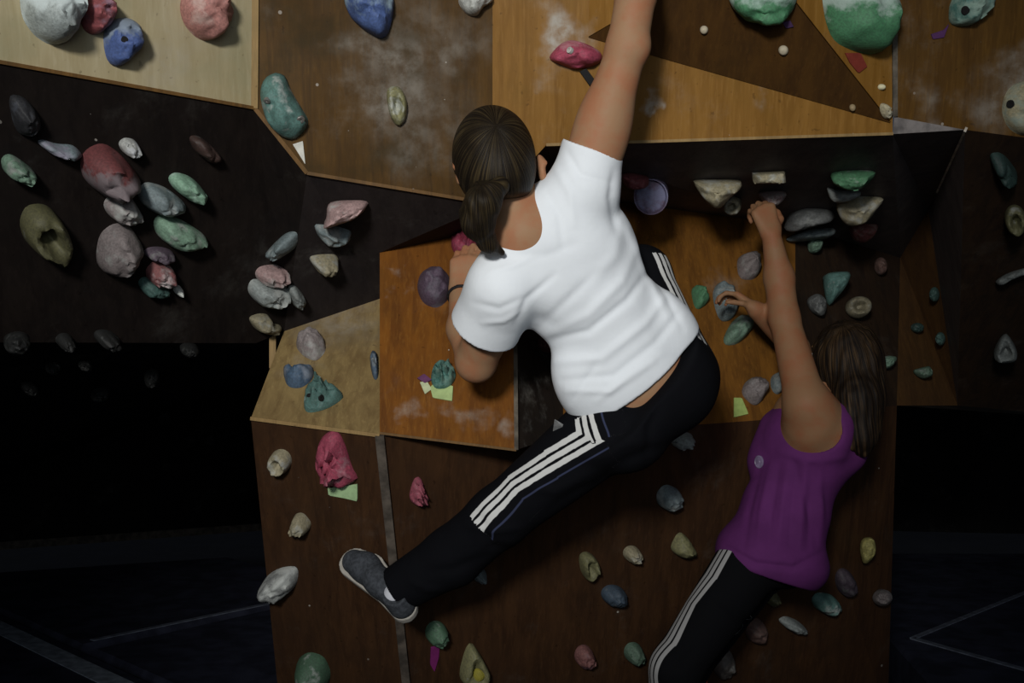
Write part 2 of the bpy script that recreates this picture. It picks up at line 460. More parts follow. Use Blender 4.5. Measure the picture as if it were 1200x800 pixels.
# the pyramid volume on the orange panel: four plywood faces
apex = P(878, -66, 2.80)
base = [onplane(690, 43, *C3), onplane(1043, 143, *C3), onplane(1046, -260, *C3), onplane(700, -260, *C3)]
cen = sum(base, V()) / 4
vol = bpy.data.objects.new('climbing_volume', None); col.objects.link(vol); vol.location = cen
tag(vol, 'large plywood pyramid volume with a dark lower face on the orange panel', 'climbing volume')
vol_faces = []
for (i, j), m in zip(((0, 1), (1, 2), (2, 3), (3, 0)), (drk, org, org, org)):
    nrm = (base[j] - base[i]).cross(apex - base[i]).normalized()
    if nrm.y > 0: nrm = -nrm
    tri = [base[i], base[j], apex]
    vs = [p - cen + nrm * .004 for p in tri] + [p - cen + nrm * .0015 for p in tri]
    fp = link('face_panel', make_mesh('face_panel', vs, [(0, 1, 2), (5, 4, 3), (0, 3, 4, 1), (1, 4, 5, 2), (2, 5, 3, 0)], m, False), vol)
    vol_faces.append((fp, [p + nrm * .004 for p in tri]))

# ray casting against the wall to seat the holds
bv, bf, bn = [], [], []
for o in walls.values():
    b = len(bv); bv += [v.co.copy() for v in o.data.vertices]; bf += [tuple(b + i for i in p.vertices) for p in o.data.polygons]
for fp, tri in vol_faces:
    b = len(bv); bv += tri; bf.append((b, b + 1, b + 2))
TREE = BVHTree.FromPolygons(bv, bf)
def hit(x, y):
    d = ray(x, y); loc, n, i, t = TREE.ray_cast(CAM, d)
    if n.dot(d) > 0: n = -n
    return loc, n

# ------------------------------------------------------------------ mats
mat_vinyl = plain('navy_mat_vinyl', (.034, .038, .062), .6, .2, 8, .35, .2)
seam_m = plain('grey_mat_seam', (.26, .30, .36), .7, .2, 20, .3)
seam_d = plain('dull_mat_seam', (.14, .16, .21), .7, .2, 20, .3)
def mat(label, pts, strips):
    c = sum((V(p) for p in pts), V()) / len(pts)
    e = bpy.data.objects.new('crash_mat', None); col.objects.link(e); e.location = (c.x, c.y, -.2)
    tag(e, label, 'mat', 'dark crash mats on the floor')
    n = len(pts)
    inset = [V(p) + (c - V(p)).normalized() * .03 for p in pts]
    rings = [[V((p.x, p.y, -.2)) for p in map(V, pts)], [V((p.x, p.y, -.02)) for p in map(V, pts)], [V((p.x, p.y, 0)) for p in inset]]
    vs = [p - e.location for r in rings for p in r]
    fs = [(r * n + i, r * n + (i + 1) % n, (r + 1) * n + (i + 1) % n, (r + 1) * n + i) for r in (0, 1) for i in range(n)] + [tuple(2 * n + i for i in range(n))]
    link('vinyl_cover', make_mesh('vinyl_cover', vs, fs, mat_vinyl, False), e)
    for a, b, w, m in strips:
        a, b = V(a), V(b); d = (b - a).normalized(); r = V((-d.y, d.x, 0)) * w / 2
        q = [a + r, b + r, b - r, a - r]
        top = [p + V((0, 0, .004)) - e.location for p in q]; bot = [p + V((0, 0, -.001)) - e.location for p in q]
        link('seam_strip', make_mesh('seam_strip', top + bot, [(0, 1, 2, 3), (0, 4, 5, 1), (1, 5, 6, 2), (2, 6, 7, 3), (3, 7, 4, 0)], m, False), e)
def fl(x, y): return P(x, y, F * CAMZ / (y - 400))
s1, s2 = fl(0, 718), fl(195, 806); dd = (s2 - s1).normalized()
t1, t2 = fl(150, 747), fl(306, 714)
S_far = s1 - dd * 1.2; S_near = s2 + dd * .62
td = (t2 - t1).normalized()
q0 = s1 + dd * ((t1 - s1).dot(dd))          # where the thin seam meets the broad strip
mat('dark crash mat at the near corner of the cave, broad grey edge strip',
    [S_far, S_near, V((-1.6, 2.6, 0)), V((-4.0, 2.6, 0)), V((-4.2, S_far.y, 0))], [(S_far + V((-.08, -.08, 0)), S_near + V((-.08, -.08, 0)), .10, seam_m)])
mat('dark crash mat between the broad grey strip and the back wall of the cave',
    [S_far + V((.02, .02, 0)), q0 + V((.02, .02, 0)), q0 + td * ((-.84 - q0.x) / td.x), q0 + td * ((-.84 - q0.x) / td.x) - dd * 1.3], [(q0 + td * .1 - dd * .04, q0 + td * ((-.9 - q0.x) / td.x) - dd * .04, .03, seam_d)])
mat('dark crash mat in the angle between the broad grey strip and the lower box',
    [q0 + dd * .08 + td * .04, S_near + td * .04, V((-.78, S_near.y + .1, 0)), q0 + td * ((-.80 - q0.x) / td.x) + dd * .08 + V((-.06, 0, 0))], [])
u1, u2, u3 = fl(1056, 750), fl(1210, 793), fl(1210, 686)
mat('dark crash mat past the lower wall, its pale seams meeting in a corner',
    [V((1.50, 3.6, 0)), V((3.6, 3.6, 0)), V((5.6, 7.6, 0)), V((1.86, 7.6, 0))],
    [(u1 + V((.06, .03, 0)), u2 + (u2 - u1) * .8 + V((.03, .06, 0)), .035, seam_d), (u1 + V((.06, .03, 0)), u3 + (u3 - u1) * .3 + V((.06, 0, 0)), .028, seam_d)])
# ================================================================== HOLDS
def chaikin(p, it=2, w=.22):
    for _ in range(it):
        q = []
        for i in range(len(p)):
            a, b = p[i], p[(i + 1) % len(p)]
            q += [(a[0] * (1 - w) + b[0] * w, a[1] * (1 - w) + b[1] * w), (a[0] * w + b[0] * (1 - w), a[1] * w + b[1] * (1 - w))]
        p = q
    return p

def resample(p, n):
    L = [0]
    for i in range(len(p)):
        a, b = p[i], p[(i + 1) % len(p)]; L.append(L[-1] + math.hypot(b[0] - a[0], b[1] - a[1]))
    out = []
    j = 0
    for k in range(n):
        t = L[-1] * k / n
        while L[j + 1] < t: j += 1
        a, b = p[j % len(p)], p[(j + 1) % len(p)]; u = (t - L[j]) / max(1e-9, L[j + 1] - L[j])
        out.append((a[0] + (b[0] - a[0]) * u, a[1] + (b[1] - a[1]) * u))
    return out

def ell(cx, cy, rx, ry, rotd=0, n=14):
    c, s = math.cos(math.radians(rotd)), math.sin(math.radians(rotd))
    return [(cx + rx * math.cos(t) * c - ry * math.sin(t) * s, cy + rx * math.cos(t) * s + ry * math.sin(t) * c) for t in (2 * math.pi * i / n for i in range(n))]

def lump(name, outline, h, kind='dome', mat=None, off=(0, 0), rough=.12, seed=0, sharp=False, wallpt=None, n=36, lift=0.0, parent=None, tilt=.85):
    """a solid seated on the wall: its outline stands where the ray meets the wall, it swells h metres out of the wall and closes behind on the wall"""
    cx = sum(p[0] for p in outline) / len(outline); cy = sum(p[1] for p in outline) / len(outline)
    loc, nr = wallpt or hit(cx, cy)
    toc = (CAM - loc).normalized()
    nd = nr.dot(toc)
    np_ = nr.copy() if nd > .62 else (nr * (1 - tilt) + toc * tilt).normalized()
    pts = resample(outline if sharp else chaikin(outline), n)
    anchor = loc + nr * (.002 + lift)
    for _ in range(40):
        vs = []
        for x, y in pts:
            d = ray(x, y); vs.append(CAM + d * ((anchor - CAM).dot(np_) / d.dot(np_)))
        if min((v - loc).dot(nr) for v in vs) >= .0015: break
        anchor = anchor + toc * .004
    base = [v - np_ * ((v - loc).dot(nr) / np_.dot(nr)) + nr * .0006 for v in vs]
    rnd = random.Random(seed)
    ctr = sum(vs, V()) / n
    if off != (0, 0):
        ex = vs[0] - vs[n // 2]
        right = V((1, 0, 0)) - np_ * np_.x; up = V((0, 0, 1)) - np_ * np_.z
        R = sum((v - ctr).length for v in vs) / n
        ctr = ctr + (right * off[0] + up * off[1]) * R
    R = sum((v - ctr).length for v in vs) / n
    bumps = [(rnd.uniform(0, 6.28), rnd.uniform(.15, .85)) for _ in range(18)]
    ts = {'flat': (1, .985, .9, .6, .3), 'disc': (1, .97, .9, .86, .8, .5, .2)}.get(kind, (1, .97, .9, .8, .68, .55, .42, .29, .15))
    def H(t, th):
        if kind == 'flat': return h * (0 if t == 1 else .9 if t > .98 else 1)
        if kind == 'disc': return h * (0 if t == 1 else 1 if t > .87 else .78 if t > .84 else .7)
        if kind == 'cone': return h * (1 - t) ** .9
        if kind == 'ring': return h * (max(0, 1 - t ** 5) ** .5 - .85 * math.exp(-(t / .42) ** 2.6))
        if kind == 'shell': return h * max(0, 1 - t ** 2.4) ** .55 * (.72 + .28 * math.cos(th * 1 + seed))
        if kind == 'cluster':
            b = sum(math.exp(-(((t * math.cos(th) - r * math.cos(a)) ** 2 + (t * math.sin(th) - r * math.sin(a)) ** 2) / .014)) for a, r in bumps)
            return h * max(0, 1 - t ** 3) ** .5 * (.5 + .55 * min(1.2, b))
        return h * max(0, 1 - t ** 2.6) ** .62
    verts = [b - loc for b in base]
    for t in ts:
        for i, v in enumerate(vs):
            p = ctr + (v - ctr) * t
            hh = H(t, 6.283 * i / n)
            q = p + np_ * hh
            if kind not in ('flat', 'disc'):
                nz = mnoise.noise((q - loc) * (1.6 / max(R, .01)) + V((seed * 3.1, seed, 0))) + .5 * mnoise.noise((q - loc) * (4 / max(R, .01)) + V((0, seed, seed)))
                q = q + np_ * (nz * h * rough * (2.2 if t < .97 else .0))
                if t == 1: q = q + (v - ctr) * nz * rough * .25
            verts.append(q - loc)
    verts.append(ctr + np_ * H(0, 0) - loc)
    faces = []
    for r in range(len(ts)):
        for i in range(n):
            a, b = r * n + i, r * n + (i + 1) % n
            faces.append((a, b, b + n, a + n))
    L = len(ts) * n
    for i in range(n): faces.append((L + i, L + (i + 1) % n, len(verts) - 1))
    faces.append(tuple(range(n))[::-1])
    # winding: outline may run either way
    f0 = faces[2 * n]; nn = (verts[f0[1]] - verts[f0[0]]).cross(verts[f0[2]] - verts[f0[0]])
    if nn.dot(np_) < 0: faces = [f[::-1] for f in faces]
    me = make_mesh(name, verts, faces, mat, kind != 'flat')
    if kind != 'flat' and hasattr(me, 'set_sharp_from_angle'): me.set_sharp_from_angle(angle=math.radians(50))
    o = link(name, me, None, loc)
    return o, loc, np_

bolt_m = plain('dull_steel_bolt', (.30, .29, .27), .4, .5, 60, .2, .1, .6)
hole_m = plain('dark_bolt_hole', (.008, .008, .008), .8)
def round_part(name, x, y, r_px, h, m, thing, n=18, sink=0.0):
    """small round head on a hold, child of that hold"""
    o, loc = thing
    dep = o.evaluated_get if False else None
    tree = BVHTree.FromPolygons([v.co + o.location for v in o.data.vertices], [tuple(p.vertices) for p in o.data.polygons])
    d = ray(x, y); l, nr, i, t = tree.ray_cast(CAM, d)
    if l is None: return
    if nr.dot(d) > 0: nr = -nr
    r = r_px / F * l.y
    a = nr.orthogonal().normalized(); b = nr.cross(a)
    vs = []
    for rr, hh in (((r, -.004), (r, h * .5), (r * .85, h * .8), (r * .5, h * .97), (r * .1, h)) if name == 'knob' else ((r, -.004), (r, h * .7), (r * .82, h), (r * .35, h), (r * .3, h * .4))):
        vs += [l + nr * hh + (a * math.cos(6.2832 * i / n) + b * math.sin(6.2832 * i / n)) * rr - o.location for i in range(n)]
    fs = [(k * n + i, k * n + (i + 1) % n, (k + 1) * n + (i + 1) % n, (k + 1) * n + i) for k in range(4) for i in range(n)] + [tuple(4 * n + i for i in range(n))]
    link(name, make_mesh(name, vs, fs, m, False), o)

def lin(c, _l=lin):
    g_ = sum(c) / 3
    return _l(tuple(g_ + (x - g_) * .84 for x in c))
PAL = {  # base colours, linear
 'pale': lin((150, 160, 158)), 'white': lin((185, 188, 182)), 'blue': lin((58, 84, 152)), 'dblue': lin((60, 90, 120)), 'teal': lin((62, 118, 110)),
 'green': lin((45, 125, 72)), 'lgreen': lin((120, 165, 135)), 'dgreen': lin((40, 95, 58)), 'pink': lin((168, 106, 98)), 'ppink': lin((188, 148, 146)), 'red': lin((142, 62, 62)),
 'magenta': lin((170, 52, 82)), 'purple': lin((112, 88, 112)), 'grey': lin((125, 128, 128)), 'bgrey': lin((125, 145, 150)), 'tgrey': lin((130, 115, 105)), 'olive': lin((122, 118, 62)),
 'yellow': lin((160, 150, 60)), 'beige': lin((170, 158, 120)), 'rbrown': lin((110, 65, 52)), 'pgrey': lin((150, 135, 135)), 'taupe': lin((95, 82, 75)), 'dull': lin((40, 40, 42)),
}
WHITE = lin((190, 195, 190)); BLUEWH = lin((165, 180, 195)); DUST = lin((150, 146, 135))
HOLDS = {}
seed_ = [1]
def hold(key, outline, h, c, label, group, kind='dome', chalk=WHITE, amt=.35, grad=0.0, off=(0, 0), name='climbing_hold', rough=.12, sharp=False, cat='climbing hold', dim=1.0, tilt=.85):
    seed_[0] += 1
    base = tuple(x * dim for x in PAL[c]); ck = tuple(x * dim for x in chalk)  # dim puts the weaker light at a hold into its resin and chalk colours
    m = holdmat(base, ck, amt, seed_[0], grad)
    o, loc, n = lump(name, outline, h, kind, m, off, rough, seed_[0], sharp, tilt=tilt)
    tag(o, label, cat, group)
    HOLDS[key] = (o, loc)
    return o

def dimmed(c, k): return tuple(x * k for x in c)
mats_flat = {}
def flat(name, outline, c, label, cat, group=None, h=.0022, lift=0.0, rough=.6):
    m = mats_flat.get(c) or mats_flat.setdefault(c, plain('tape_and_paper', lin(c), rough, .2, 60, .12, .05))
    o, loc, n = lump(name, outline, h, 'flat', m, sharp=True, lift=lift, n=28)
    tag(o, label, cat, group)
    return o

G_ = 'holds on the pale upper panel'
hold('a1', [(22, -18), (25, 20), (40, 42), (60, 54), (76, 50), (87, 35), (91, 10), (88, -22), (60, -36)], .10, 'pale', 'big pale bluish-white hold at the top corner of the tan panel', G_, amt=.85, grad=.8, chalk=lin((190, 204, 204)), off=(.1, .15))
hold('a2', [(90, 12), (98, -4), (118, -10), (133, 4), (129, 25), (112, 43), (98, 36)], .06, 'red', 'small red and lilac hold between the pale and the blue hold on tan panel', G_, amt=.33, chalk=lin((150, 120, 140)))
hold('a3', [(122, 56), (121, 36), (134, 22), (152, 20), (165, 34), (163, 54), (150, 70), (137, 80), (126, 72)], .06, 'blue', 'blue pointed hold with chalked grey top on the tan panel', G_, amt=.42, grad=.9, chalk=lin((130, 145, 160)))
round_part('bolt_hole', 146, 46, 4, .001, hole_m, HOLDS['a3'])
hold('a4', [(210, 8), (216, -12), (240, -22), (262, -10), (271, 14), (262, 36), (243, 50), (228, 43), (215, 28)], .07, 'pink', 'dusty pink rounded hold alone at the top of the tan panel', G_, amt=.3, chalk=lin((195, 165, 155)))
G_ = 'holds on the brown upper panel'
hold('b1', [(402, 0), (408, -18), (440, -28), (463, -8), (460, 25), (451, 48), (430, 38), (411, 22)], .08, 'blue', 'blue drop-shaped hold with pale top on the brown panel', G_, amt=.56, grad=1.0, chalk=lin((140, 165, 178)))
hold('b2', [(536, 0), (545, -14), (577, -14), (579, 2), (566, 8), (559, 20), (548, 18), (540, 9)], .05, 'white', 'white lobed hold at the top edge of the brown panel', G_, amt=.3)
hold('b3', [(304, 112), (308, 93), (322, 84), (334, 88), (341, 106), (353, 126), (363, 142), (356, 155), (343, 165), (328, 160), (312, 143)], .07, 'teal', 'large sea-green hold near the left corner of the brown panel', G_, amt=.22, off=(-.15, .1), dim=.95)
round_part('bolt', 313, 118, 4, .003, bolt_m, HOLDS['b3']); round_part('bolt', 352, 140, 5, .004, bolt_m, HOLDS['b3'])
hold('b4', [(452, 108), (458, 100), (470, 102), (478, 120), (476, 140), (467, 150), (457, 138)], .03, 'olive', 'small olive hold with a white chalk rim on the brown panel', G_, kind='ring', amt=.4)
flat('paper_tag', [(343, 169), (355, 165), (358, 193)], (205, 205, 195), 'white triangular tag just under the sea-green hold', 'tag')
G_ = 'holds on the orange upper panel'
hold('c1', [(641, 69), (655, 52), (668, 46), (685, 50), (706, 61), (705, 73), (691, 79), (672, 82), (655, 75)], .055, 'magenta', 'crimson hold with a white bolt beside the raised arm', G_, amt=.12, grad=.5, chalk=lin((190, 130, 140)))
round_part('bolt', 668, 59, 4, .005, plain('white_bolt', (.5, .5, .47), .5), HOLDS['c1'])
flat('tape_strip', [(679, 84), (687, 80), (698, 95), (691, 101)], (14, 14, 16), 'black tape strip under the crimson hold', 'tape', h=.006)
G_ = 'holds on the pyramid volume'
hold('e1', [(851, -10), (857, 8), (874, 22), (900, 27), (922, 20), (933, 5), (934, -18), (880, -28)], .07, 'green', 'pale green chalked hold at the top of the dark pyramid face', G_, amt=.72, grad=1.1, chalk=lin((165, 192, 180)))
hold('f1', [(963, -18), (966, 20), (976, 48), (1000, 60), (1028, 66), (1036, 45), (1040, 10), (1038, -24), (1000, -34)], .09, 'green', 'large green hold thickly dusted white on the narrow pyramid face', G_, amt=.62, grad=1.2, chalk=lin((168, 190, 180)), off=(.2, -.1))
flat('tape_strip', [(917, 26), (926, 24), (930, 31), (921, 33)], (70, 45, 85), 'tiny purple tape mark under the pale green chalked hold', 'tape')
flat('tape_strip', [(990, 62), (1008, 62), (1016, 78), (1006, 86), (996, 74)], (130, 48, 36), 'red tape mark below the large white-dusted green hold', 'tape')
for i, (x, y, rr, c, lab) in enumerate(((825, 35, 5, (175, 165, 140), 'round cream screw cap high on the dark pyramid face'), (918, 59, 6, (175, 165, 140), 'round cream screw cap under the pale green hold on the pyramid'),
                        (999, 126, 4, (150, 130, 95), 'small screw cap on the lower edge of the dark pyramid face'), (1033, 102, 4, (210, 205, 165), 'tiny cream cap on the narrow lit pyramid face'))):
    mm = plain('cream_plastic_cap', lin(c), .5)
    o, loc, n = lump('screw_cap', ell(x, y, rr, rr * .95), .010, 'dome', mm, n=20, rough=.02); tag(o, lab, 'screw cap', 'screw caps on the pyramid')
hold('f2', ell(1037, 130, 5, 10, -20), .02, 'beige', 'small pale oblong chip at the corner tip of the pyramid', G_, amt=.3)
G_ = 'holds on the far upper panel'
hold('g1', [(1112, 30), (1112, 5), (1125, -14), (1160, -12), (1166, 2), (1150, 20), (1135, 32)], .06, 'teal', 'blue-green chalked hold on the upper brown panel past the pyramid', G_, amt=.6, chalk=lin((140, 168, 152)))
round_part('bolt_hole', 1131, 12, 5, .001, hole_m, HOLDS['g1'])
flat('tape_strip', [(1091, 40), (1106, 35), (1112, 28), (1106, 44), (1093, 46)], (80, 40, 92), 'purple tape flag with white tip below the blue-green hold', 'tape')
hold('g2', ell(1200, 127, 26, 32), .05, 'beige', 'round pale speckled hold with a dark bolt hole by the frame edge', G_, amt=.5, chalk=lin((150, 165, 150)))
round_part('bolt_hole', 1184, 122, 5, .001, hole_m, HOLDS['g2'])

G_ = 'holds under the cave overhang'
d_ = 1.0
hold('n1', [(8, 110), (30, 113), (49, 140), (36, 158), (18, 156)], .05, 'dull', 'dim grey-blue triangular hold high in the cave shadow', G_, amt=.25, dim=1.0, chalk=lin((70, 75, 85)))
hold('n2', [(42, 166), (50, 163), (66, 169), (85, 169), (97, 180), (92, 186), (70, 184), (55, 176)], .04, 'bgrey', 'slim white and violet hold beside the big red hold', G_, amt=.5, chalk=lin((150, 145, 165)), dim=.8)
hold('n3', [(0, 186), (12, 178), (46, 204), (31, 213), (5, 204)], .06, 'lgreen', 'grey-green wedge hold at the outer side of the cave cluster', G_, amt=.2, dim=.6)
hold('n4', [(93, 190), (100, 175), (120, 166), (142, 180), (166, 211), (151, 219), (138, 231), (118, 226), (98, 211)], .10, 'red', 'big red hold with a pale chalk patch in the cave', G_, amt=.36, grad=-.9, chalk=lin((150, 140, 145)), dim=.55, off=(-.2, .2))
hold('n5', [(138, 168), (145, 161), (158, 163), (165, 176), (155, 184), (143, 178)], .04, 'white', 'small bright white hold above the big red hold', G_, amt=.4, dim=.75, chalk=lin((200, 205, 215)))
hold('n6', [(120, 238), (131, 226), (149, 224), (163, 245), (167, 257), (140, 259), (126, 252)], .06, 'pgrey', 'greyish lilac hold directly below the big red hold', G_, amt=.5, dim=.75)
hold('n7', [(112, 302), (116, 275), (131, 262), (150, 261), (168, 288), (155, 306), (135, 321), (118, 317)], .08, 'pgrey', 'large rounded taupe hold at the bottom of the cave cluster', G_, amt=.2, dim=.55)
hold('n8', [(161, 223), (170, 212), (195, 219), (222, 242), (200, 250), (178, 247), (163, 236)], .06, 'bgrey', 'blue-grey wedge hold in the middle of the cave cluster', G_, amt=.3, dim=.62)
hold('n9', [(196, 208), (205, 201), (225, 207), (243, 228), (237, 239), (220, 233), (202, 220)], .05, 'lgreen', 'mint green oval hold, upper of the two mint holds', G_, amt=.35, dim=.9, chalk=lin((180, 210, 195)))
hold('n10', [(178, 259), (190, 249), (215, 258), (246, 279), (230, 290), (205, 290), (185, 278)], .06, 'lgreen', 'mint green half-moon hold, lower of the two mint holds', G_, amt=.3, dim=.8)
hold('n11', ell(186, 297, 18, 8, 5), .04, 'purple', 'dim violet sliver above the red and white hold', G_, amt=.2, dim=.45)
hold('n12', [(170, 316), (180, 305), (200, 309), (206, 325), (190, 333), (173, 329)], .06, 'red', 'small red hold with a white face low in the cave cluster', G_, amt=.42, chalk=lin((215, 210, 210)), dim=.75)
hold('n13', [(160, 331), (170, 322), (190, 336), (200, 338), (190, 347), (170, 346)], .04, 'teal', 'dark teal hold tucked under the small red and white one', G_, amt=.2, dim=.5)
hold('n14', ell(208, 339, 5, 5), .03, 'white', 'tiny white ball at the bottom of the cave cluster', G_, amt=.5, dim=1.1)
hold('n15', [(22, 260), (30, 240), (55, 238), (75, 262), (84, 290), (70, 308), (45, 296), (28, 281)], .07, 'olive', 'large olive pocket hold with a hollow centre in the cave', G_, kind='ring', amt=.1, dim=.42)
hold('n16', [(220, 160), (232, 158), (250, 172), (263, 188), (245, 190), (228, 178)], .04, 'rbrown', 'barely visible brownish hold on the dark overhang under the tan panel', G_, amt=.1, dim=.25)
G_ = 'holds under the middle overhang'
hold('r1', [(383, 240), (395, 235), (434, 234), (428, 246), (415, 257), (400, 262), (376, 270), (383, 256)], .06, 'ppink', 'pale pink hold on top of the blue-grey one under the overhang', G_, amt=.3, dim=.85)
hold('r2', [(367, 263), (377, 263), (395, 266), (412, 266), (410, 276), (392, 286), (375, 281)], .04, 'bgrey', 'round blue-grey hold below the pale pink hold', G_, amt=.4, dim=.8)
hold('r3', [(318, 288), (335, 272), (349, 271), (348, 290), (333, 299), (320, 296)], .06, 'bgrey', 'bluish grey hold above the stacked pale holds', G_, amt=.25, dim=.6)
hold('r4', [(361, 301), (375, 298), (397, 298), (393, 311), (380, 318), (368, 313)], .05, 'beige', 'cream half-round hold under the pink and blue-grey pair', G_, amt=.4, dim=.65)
hold('r5', [(298, 320), (305, 311), (336, 309), (338, 321), (320, 330), (303, 330)], .06, 'ppink', 'pinkish red topped hold resting over the big cream one', G_, amt=.45, dim=.65)
hold('r6', [(289, 340), (295, 325), (315, 331), (335, 329), (338, 345), (325, 355), (300, 355)], .07, 'pale', 'big cream-grey hold at the tip of the overhang above the shelf', G_, amt=.45, dim=.75)
hold('r7', [(337, 336), (345, 333), (359, 349), (351, 358), (340, 354)], .04, 'pale', 'small grey-green knob beside the big cream-grey hold', G_, amt=.3, dim=.55)
hold('r8', [(290, 372), (303, 367), (315, 368), (318, 379), (331, 381), (322, 390), (300, 388)], .04, 'beige', 'yellowish hook-shaped hold at the edge over the shelf', G_, amt=.2, dim=.55)
G_ = 'holds on the sloping shelf'
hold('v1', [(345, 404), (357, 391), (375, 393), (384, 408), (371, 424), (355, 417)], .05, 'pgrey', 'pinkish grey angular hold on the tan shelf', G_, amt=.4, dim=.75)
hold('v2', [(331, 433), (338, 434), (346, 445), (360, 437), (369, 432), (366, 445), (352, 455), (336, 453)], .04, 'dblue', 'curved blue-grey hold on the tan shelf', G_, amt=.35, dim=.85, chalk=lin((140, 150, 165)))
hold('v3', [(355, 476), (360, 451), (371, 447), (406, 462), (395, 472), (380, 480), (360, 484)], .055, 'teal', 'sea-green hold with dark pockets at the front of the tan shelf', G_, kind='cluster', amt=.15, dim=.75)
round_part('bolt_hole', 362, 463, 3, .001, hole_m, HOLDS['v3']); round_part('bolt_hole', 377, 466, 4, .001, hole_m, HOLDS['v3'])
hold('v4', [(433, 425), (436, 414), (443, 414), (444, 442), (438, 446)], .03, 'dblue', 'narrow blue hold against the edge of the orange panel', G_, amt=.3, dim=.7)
G_ = 'holds on the orange slab'
hold('d1', [(528, 287), (530, 271), (545, 267), (560, 280), (573, 285), (571, 300), (552, 304), (534, 300)], .06, 'magenta', 'crimson hold held by the white-shirted climber', G_, kind='cluster', amt=.12, dim=.7, chalk=lin((150, 90, 110)))
hold('d2', [(488, 337), (492, 322), (505, 314), (520, 317), (530, 332), (527, 350), (512, 362), (495, 355)], .06, 'purple', 'purple-grey round hold on the orange slab', G_, amt=.3, dim=.55, chalk=lin((130, 125, 140)))
hold('d3', [(504, 445), (508, 428), (517, 421), (532, 430), (535, 443), (526, 455), (510, 457)], .05, 'teal', 'grey-green hold beside the bent elbow', G_, kind='cluster', amt=.45, dim=.9, chalk=lin((130, 165, 150)))
flat('paper_tag', [(504, 454), (507, 450), (531, 452), (530, 470), (507, 466)], (165, 190, 120), 'pale green paper tag under the grey-green hold by the elbow', 'tag')
flat('paper_tag', [(492, 448), (500, 446), (506, 456), (498, 462)], (185, 195, 150), 'small cream and violet tag next to the grey-green hold', 'tag')
flat('tape_strip', [(489, 443), (497, 438), (506, 445), (498, 449)], (98, 50, 92), 'violet tape scrap left of the grey-green hold', 'tape', lift=.002)
hold('x1', [(629, 398), (640, 393), (652, 405), (646, 414), (632, 410)], .04, 'red', 'small dark pink hold half hidden behind the shirt', G_, amt=.1, dim=.6)
G_ = 'holds on the lower box'
hold('m1', ell(329, 540, 13, 14), .04, 'beige', 'round beige knob below the shelf edge', G_, kind='ring', amt=.35, dim=.75)
hold('m2', [(374, 515), (387, 504), (398, 506), (406, 525), (413, 550), (421, 560), (410, 568), (390, 568), (377, 560), (369, 546)], .06, 'magenta', 'bumpy crimson cluster hold on the lower box', G_, kind='cluster', amt=.22, dim=.85, chalk=lin((190, 140, 150)))
flat('paper_tag', [(384, 572), (398, 570), (419, 567), (419, 587), (402, 583), (385, 580)], (160, 195, 140), 'pale green tag under the bumpy crimson cluster', 'tag')
hold('m3', [(341, 619), (345, 602), (355, 600), (365, 612), (363, 622), (348, 623)], .05, 'beige', 'small beige pointed hold above the white one', G_, amt=.3, dim=.7)
hold('m4', [(304, 688), (315, 672), (331, 664), (350, 663), (348, 686), (335, 696), (318, 700)], .07, 'grey', 'white-grey hold jutting past the edge of the lower box', G_, amt=.6, dim=1.0, off=(-.2, .1))
hold('m5', [(346, 775), (360, 763), (380, 768), (389, 790), (381, 811), (358, 809)], .07, 'dgreen', 'dark green rounded hold at the bottom of the lower box', G_, amt=.15, dim=.85)
G_ = 'holds on the dark lower wall'
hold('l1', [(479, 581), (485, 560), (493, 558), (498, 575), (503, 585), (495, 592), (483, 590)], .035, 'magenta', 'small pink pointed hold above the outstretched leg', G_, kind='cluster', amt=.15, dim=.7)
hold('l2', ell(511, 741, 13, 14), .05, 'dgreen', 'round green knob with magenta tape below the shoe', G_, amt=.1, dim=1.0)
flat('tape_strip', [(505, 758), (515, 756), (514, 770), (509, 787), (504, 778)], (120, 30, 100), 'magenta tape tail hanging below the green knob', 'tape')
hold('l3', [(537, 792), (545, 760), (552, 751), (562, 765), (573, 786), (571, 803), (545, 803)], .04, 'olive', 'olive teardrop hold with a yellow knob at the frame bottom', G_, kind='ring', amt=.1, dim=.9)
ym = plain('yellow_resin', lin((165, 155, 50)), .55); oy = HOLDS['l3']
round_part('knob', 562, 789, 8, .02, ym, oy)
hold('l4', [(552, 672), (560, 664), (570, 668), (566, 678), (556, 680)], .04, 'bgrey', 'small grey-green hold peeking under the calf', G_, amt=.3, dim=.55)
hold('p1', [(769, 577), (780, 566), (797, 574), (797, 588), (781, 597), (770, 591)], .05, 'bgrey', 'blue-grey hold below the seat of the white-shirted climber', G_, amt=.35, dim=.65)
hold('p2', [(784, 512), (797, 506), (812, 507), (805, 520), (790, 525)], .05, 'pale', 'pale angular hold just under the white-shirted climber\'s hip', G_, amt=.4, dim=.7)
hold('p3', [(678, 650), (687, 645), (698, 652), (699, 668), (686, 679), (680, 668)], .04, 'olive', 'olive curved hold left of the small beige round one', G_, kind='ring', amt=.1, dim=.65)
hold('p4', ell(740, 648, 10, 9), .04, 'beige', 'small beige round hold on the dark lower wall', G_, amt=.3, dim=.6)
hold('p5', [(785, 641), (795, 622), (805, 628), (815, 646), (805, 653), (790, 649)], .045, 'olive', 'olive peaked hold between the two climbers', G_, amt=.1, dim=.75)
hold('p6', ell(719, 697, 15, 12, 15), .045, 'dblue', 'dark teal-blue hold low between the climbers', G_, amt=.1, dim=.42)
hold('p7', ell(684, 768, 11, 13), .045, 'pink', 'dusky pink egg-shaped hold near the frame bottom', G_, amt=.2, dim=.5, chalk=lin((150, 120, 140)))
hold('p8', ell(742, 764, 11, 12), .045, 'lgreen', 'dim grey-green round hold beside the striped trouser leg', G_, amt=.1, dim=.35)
hold('p9', ell(903, 699, 8, 9), .04, 'olive', 'dim olive hold close under the purple top\'s hem', G_, amt=.1, dim=.5)
